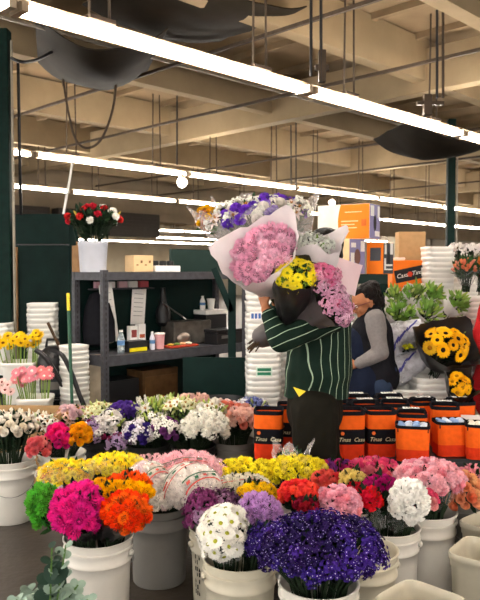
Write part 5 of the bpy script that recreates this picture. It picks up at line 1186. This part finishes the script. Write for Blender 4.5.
b = MB(); p = W(299, 391, Ym-.19); b.add([p+V((-.03, 0, .02)), p+V((.035, -.01, .0)), p+V((.0, -.005, -.03)), p+V((-.03, .006, .02)), p+V((.035, -.004, .0)), p+V((.0, .001, -.03))], [(0, 2, 1), (3, 4, 5), (0, 1, 4, 3), (1, 2, 5, 4), (2, 0, 3, 5)]); b.build('yellow_tag', mat('tag_yellow', '#e2c63a'), man, smooth=False)
# --- his bouquets
def bq(label, c, rad, heads, n, hr, base, axis, **k): return bunch(label, 'bouquet', c, rad, heads, n, hr, base=base, axis=axis, name='bouquet', **k)
bq('large bouquet of pale pink chrysanthemums in white paper carried by the man', W(263, 255, 3.50), (.158, .124, .06), [('pompon', '#f8bdd6', 3), ('pompon', '#fbd0e2', 2)], 46, .038, W(283, 298, 3.78), (-.30, -.86, .38), udir=(.75, 0, .6), theta=92, wrap=M_paper, wr=1.30, wup=.9, tips=3, tip0=12, leaf=M_leafd, nleaf=30, wlow=W(279, 292, 3.74), seed=5)
bq('bouquet of yellow daisies in black wrap carried by the man', W(296, 275, 3.40), (.098, .088, .035), [('daisy', ('#f8e327', '#8f9a20'), 3), ('daisy', ('#f2dc3c', '#6f8a20'), 2), ('leafhead', '#7fa040', .6, .8)], 30, .030, W(289, 328, 3.66), (.05, -.84, .54), udir=(1, 0, .12), theta=88, wrap=M_blackwrap, wr=1.22, wup=.6, tips=0, leaf=M_leaf, nleaf=30, wlow=W(288, 324, 3.62))
bq('spray bouquet of pink and lilac blossoms in dark paper on the man\'s arm', W(331, 299, 3.46), (.13, .085, .055), [('filler', ('#dba3c0', '#a85a70'), 3), ('daisy', ('#d97fa6', '#b5576f'), 1), ('filler', ('#e4bcd2', '#b06a8a'), 2)], 46, .034, W(264, 336, 3.72), (.72, -.45, .5), udir=(.25, 0, -.95), theta=100, wrap=M_greywrap, wr=1.0, wup=-.7, leaf=M_leaf, nleaf=26, wlow=W(276, 330, 3.70))
bq('cluster of deeper pink daisies between the yellow and lilac flowers', W(323, 276, 3.44), (.075, .055, .05), [('daisy', ('#d8749c', '#a84a66'), 3), ('filler', ('#e2a0bc', '#b05a7a'), 2)], 18, .032, W(298, 326, 3.68), (.35, -.6, .7), theta=95, leaf=M_leaf, nleaf=20, wrap=M_greywrap, wr=1.0, wup=-.6, wlow=W(300, 322, 3.66))
bq('large mixed bouquet of purple, white and yellow flowers above the pink one', W(256, 217, 3.74), (.28, .13, .085), [('carnation', '#7440c4', 2.4), ('filler', ('#eceae2', '#c4cba4'), 3), ('rose', '#f2ece6', 1), ('leafhead', '#55704a', 1.5), ('lily', '#ead9d2', 1)], 76, .036, W(288, 312, 3.92), (-.12, -.25, .95), udir=(.95, 0, .17), theta=98, lk=(.6, 1.02), nleaf=240, wrap=M_milky, wr=1.05, wup=.25, tips=4, leaf=M_leaf, wlow=W(285, 300, 3.9), seed=2)
bq('yellow and rust flowers at the left end of the mixed bouquet', W(209, 219, 3.74), (.06, .06, .06), [('rose', '#f2c21e', 2), ('lily', '#a8602e', 2), ('bud', '#8a4a2a', 1)], 16, .026, W(282, 306, 3.9), (-.5, -.4, .75), theta=100, nleaf=26, leaf=M_leaf, wrap=M_milky, wr=1.15, wup=.1, tips=3, wlow=W(240, 258, 3.8))
bq('white paper cone of pale filler flowers behind the man\'s shoulder', W(312, 247, 3.58), (.10, .07, .04), [('filler', ('#dfe2da', '#b9c0a8'), 1)], 18, .03, W(306, 312, 3.68), (.05, -.55, .8), udir=(1, 0, .1), theta=85, nleaf=16, leaf=M_leafl, wrap=M_paper, wr=1.5, wup=.3, tips=3, wlow=W(306, 304, 3.66), seed=9)
e = empty('wrapping_paper', 'pale pink paper corner sticking out behind the lilac spray', 'paper', W(342, 275, 3.62)); b = MB(); n = 8
vs = []
for s_ in (0, .003):
    for i in range(n+1):
        for j in range(n+1): u_, v_ = i/n-.5, j/n-.5; p = V((.10*u_*2*.9+.04*v_, s_+.03*math.sin(u_*3+v_*2), .10*v_*1.6-.06*u_)); vs.append(p)
q = n+1; o = q*q; fs = []
for i in range(n):
    for j in range(n): a = i*q+j; fs += [(a, a+q, a+q+1, a+1), (o+a, o+a+1, o+a+q+1, o+a+q)]
b.add(vs, fs); b.build('paper_sheet', M_pinkpaper, e)
# stem ends showing at the left below his arm
e = empty('stem_ends', 'dark wrapped bundle of brown cut stems sticking out left under the man\'s arm', 'stems', W(268, 334, 3.66)); o0 = e.location; b = MB(); rs = random.Random(3)
seg(b, W(277, 330, 3.62)-o0, W(262, 337, 3.62)-o0, .05, .058, bulge=.01); b.build('dark_wrap', M_greywrap, e); b = MB()
for i in range(26): p = W(265+rs.uniform(-3, 2), 335+rs.uniform(-5, 6), 3.62+rs.uniform(-.04, .04)); q = W(250+rs.uniform(-3, 6), 347+rs.uniform(-5, 6), 3.62+rs.uniform(-.07, .07)); b.tube([p-o0, q-o0], .0035, 5)
b.build('stem_bundle', mat('brown_stem', '#4a3a2a', .7, var=.3), e)
# --- the woman: bowed, facing left
Yw = 4.84
wo = empty('person', 'person with dark hair and glasses in black vest, grey sleeves and navy apron, looking down', 'person', (GX(374, Yw), Yw, 0), absolute=True)
wx = GX(374, Yw); D_ = V((0, 0, 0))
wh = V((wx+.02, Yw, .74)); wc = W(370, 332, Yw); wb = W(373, 362, Yw); wn = W(370, 314, Yw); whc = W(366, 303, Yw)
wsn, wsf = W(375, 319, Yw-.145), W(374, 319, Yw+.145); wen, wwn = W(381, 353, Yw-.19), W(357, 364, Yw-.13); wef, wwf = W(372, 352, Yw+.18), W(352, 362, Yw+.08)
b = MB()
for s_ in (-1, 1):
    k_ = V((wx+.0, Yw+s_*.09, .42)); a_ = V((wx+.03, Yw+s_*.09, .08)); seg(b, wh+V((0, s_*.08, 0)), k_, .085, .055); seg(b, k_, a_, .052, .036, bulge=.01); seg(b, a_+V((.04, 0, -.045)), a_+V((-.13, 0, -.05)), .03, .026)
seg(b, wh, wb, .12, .11, flat=1.2, axis=(1, 0, 0)); seg(b, wb, wc, .11, .115, flat=1.15, axis=(1, 0, 0)); seg(b, wsn, wsf, .05, .05); seg(b, wc, wn, .09, .05); seg(b, wn, whc, .048, .045)
for s_, e_, w_ in ((wsn, wen, wwn), (wsf, wef, wwf)): seg(b, s_, e_, .045, .038); seg(b, e_, w_, .037, .025)
wq, wM = head(b, whc, (-.93, -.05, -.38), (-.38, 0, .93), 1.0)
hand(b, wwn, wwn-wen+V((-.03, 0, .04)), (.1, .9, -.3), (-.2, 0, 1), .6, .9); hand(b, wwf, wwf-wef, (.1, -.9, -.3), (-.2, 0, 1), .6, .9)
fuse(b, 'body', mat('skin_warm', '#a56d4d', .5, var=.1, scale=18), wo, .0065, 4); eyes(wo, wq, wM, 1.)
b = MB(); b.ell(wq(-.035, 0, .05), (.09, .086, .085), 20, 14, wM); b.ell(wq(-.075, 0, -.01), (.055, .07, .07), 16, 10, wM); b.ell(wq(-.07, 0, .085), (.065, .065, .05), 16, 10, wM); b.ell(wq(.012, 0, .088), (.055, .064, .035), 14, 8, wM)
ho = fuse(b, 'hair', M_hair, wo, .007, 2)
for v in ho.data.vertices: v.co += v.normal*(noise.noise(v.co*38)*.012)
b = MB()
for y in (-1, 1):
    pts = [wq(.095+.004*math.cos(a*2), y*.032+.024*math.cos(a), .006+.017*math.sin(a)) for a in [2*math.pi*i/14 for i in range(15)]]; b.tube(pts, .0038, 5, False); b.tube([wq(.095, y*.056, .01), wq(.05, y*.085, .01), wq(-.01, y*.094, .006)], .0038, 5)
b.tube([wq(.099, -.01, .01), wq(.099, .01, .01)], .0024, 5); b.build('glasses', mat('glasses_red', '#6a2a24', .35), wo)
M_grey_s = mat('grey_knit', '#7d7877', .9, var=.15, scale=60, bump=.3)
cloth('shirt', M_grey_s, wo, [(wb, wc, .125, .13, dict(flat=1.1, axis=(1, 0, 0))), (wsn, wsf, .068, .068), (wsn, wen, .07, .055), (wen, wwn+(wen-wwn)*.1, .054, .04), (wsf, wef, .068, .055), (wef, wwf+(wef-wwf)*.1, .054, .04), (wc, wn, .1, .066)], .009, 4)
cloth('vest', mat('black_vest', '#17171c', .8, var=.3, scale=12, bump=.3), wo, [(W(377, 378, Yw), wb, .16, .15, dict(flat=1.15, axis=(1, 0, 0))), (wb, wc+V((.01, 0, 0)), .15, .145, dict(flat=1.05, axis=(1, 0, 0))), (wc+V((.02, 0, .02)), wn+V((.012, 0, .02)), .135, .078), (W(386, 384, Yw), W(381, 360, Yw), .07, .08)], .011, 4)
cloth('apron', mat('navy_apron', '#131a2c', .8, var=.25, scale=10, bump=.2), wo, [(V((wx-.065, Yw, .52)), W(366, 372, Yw), .15, .145, dict(flat=1.25, axis=(1, 0, 0))), (W(366, 372, Yw), W(362, 340, Yw), .14, .125, dict(flat=1., axis=(1, 0, 0)))], .011, 4)
cloth('trousers', mat('blue_jeans', '#2c384e', .85, var=.25, scale=20), wo, [(wh+V((.02, 0, .05)), wh, .14, .14, dict(flat=1.15, axis=(1, 0, 0))), (wh+V((0, -.08, -.02)), V((wx, Yw-.09, .42)), .11, .085), (V((wx, Yw-.09, .42)), V((wx+.03, Yw-.09, .1)), .085, .075), (wh+V((0, .08, -.02)), V((wx, Yw+.09, .42)), .11, .085), (V((wx, Yw+.09, .42)), V((wx+.03, Yw+.09, .1)), .085, .075)], .012, 5)
b = MB(); p = wwn+(wen-wwn)*.08; seg(b, p, p+(wen-wwn).normalized()*.02, .034, .034); b.build('watch', M_black, wo)
for s_ in (-1, 1): b = MB(); a_ = V((wx+.03, Yw+s_*.09, .08)); seg(b, a_+V((.05, 0, -.04)), a_+V((-.15, 0, -.045)), .04, .032); b.v = [V((q.x, q.y, max(q.z, .002))) for q in b.v]; b.build('shoe', M_black, wo)
# --- person in a red coat at the right edge
Yr = 4.80; rx_ = GX(520, Yr)
rp = empty('person', 'person in a red coat cut off by the right edge beside the sunflowers', 'person', (rx_, Yr, 0), absolute=True)
b = MB(); z = lambda x, y, h: V((rx_+x, Yr+y, h))
for s_ in (-1, 1): seg(b, z(s_*.09, 0, .82), z(s_*.1, -.01, .45), .085, .055); seg(b, z(s_*.1, -.01, .45), z(s_*.1, .02, .09), .054, .04, bulge=.01); seg(b, z(s_*.1, .05, .04), z(s_*.11, -.13, .035), .034, .03)
seg(b, z(0, 0, .85), z(0, 0, 1.08), .12, .11, flat=.8, axis=(1, 0, 0)); seg(b, z(0, 0, 1.08), z(0, 0, 1.28), .12, .13, flat=.75, axis=(1, 0, 0)); seg(b, z(-.16, 0, 1.33), z(.16, 0, 1.33), .05, .05); seg(b, z(0, 0, 1.28), z(0, -.01, 1.42), .1, .05); seg(b, z(0, -.01, 1.42), z(0, -.02, 1.5), .05, .045)
for s_ in (-1, 1): seg(b, z(s_*.17, 0, 1.32), z(s_*.24, .02, 1.05), .048, .04); seg(b, z(s_*.24, .02, 1.05), z(s_*.22, -.12, .86), .038, .028); hand(b, z(s_*.22, -.12, .86), (0, -.4, -.9), (-s_, 0, 0), (0, -1, .3), .4)
rq, rM = head(b, z(0, -.03, 1.53), (0, -1, -.15), (0, 0, 1)); fuse(b, 'body', M_skin, rp, .0085, 4); eyes(rp, rq, rM, 1.)
b = MB(); b.ell(rq(-.022, 0, .045), (.1, .086, .088), 18, 12, rM); b.ell(rq(-.05, 0, -.04), (.05, .075, .09), 14, 10, rM); fuse(b, 'hair', M_hair, rp, .009, 3)
cloth('coat', mat('red_coat', '#b01e22', .8, var=.18, scale=6, bump=.2), rp, [(z(0, .0, .68), z(0, 0, 1.0), .34, .22, dict(flat=.75, axis=(1, 0, 0))), (z(0, 0, 1.0), z(0, 0, 1.3), .19, .165, dict(flat=.8, axis=(1, 0, 0))), (z(0, 0, 1.28), z(0, 0, 1.4), .13, .075), (z(-.16, 0, 1.32), z(.16, 0, 1.32), .075, .075), (z(-.18, 0, 1.31), z(-.26, .02, 1.03), .075, .066), (z(-.26, .02, 1.03), z(-.235, -.1, .9), .064, .05), (z(.18, 0, 1.31), z(.26, .02, 1.03), .075, .066), (z(.26, .02, 1.03), z(.235, -.1, .9), .064, .05)], .012, 5)
cloth('trousers', M_cloth_b, rp, [(z(0, 0, .84), z(0, 0, .8), .14, .14, dict(flat=.8, axis=(1, 0, 0)))]+[(z(s_*.09, 0, .8), z(s_*.1, -.01, .45), .1, .075) for s_ in (-1, 1)]+[(z(s_*.1, -.01, .45), z(s_*.1, .02, .1), .075, .07) for s_ in (-1, 1)], .012, 5)
for s_ in (-1, 1): b = MB(); seg(b, z(s_*.1, .06, .045), z(s_*.11, -.15, .04), .042, .034); b.v = [V((q.x, q.y, max(q.z, .002))) for q in b.v]; b.build('shoe', M_black, rp)
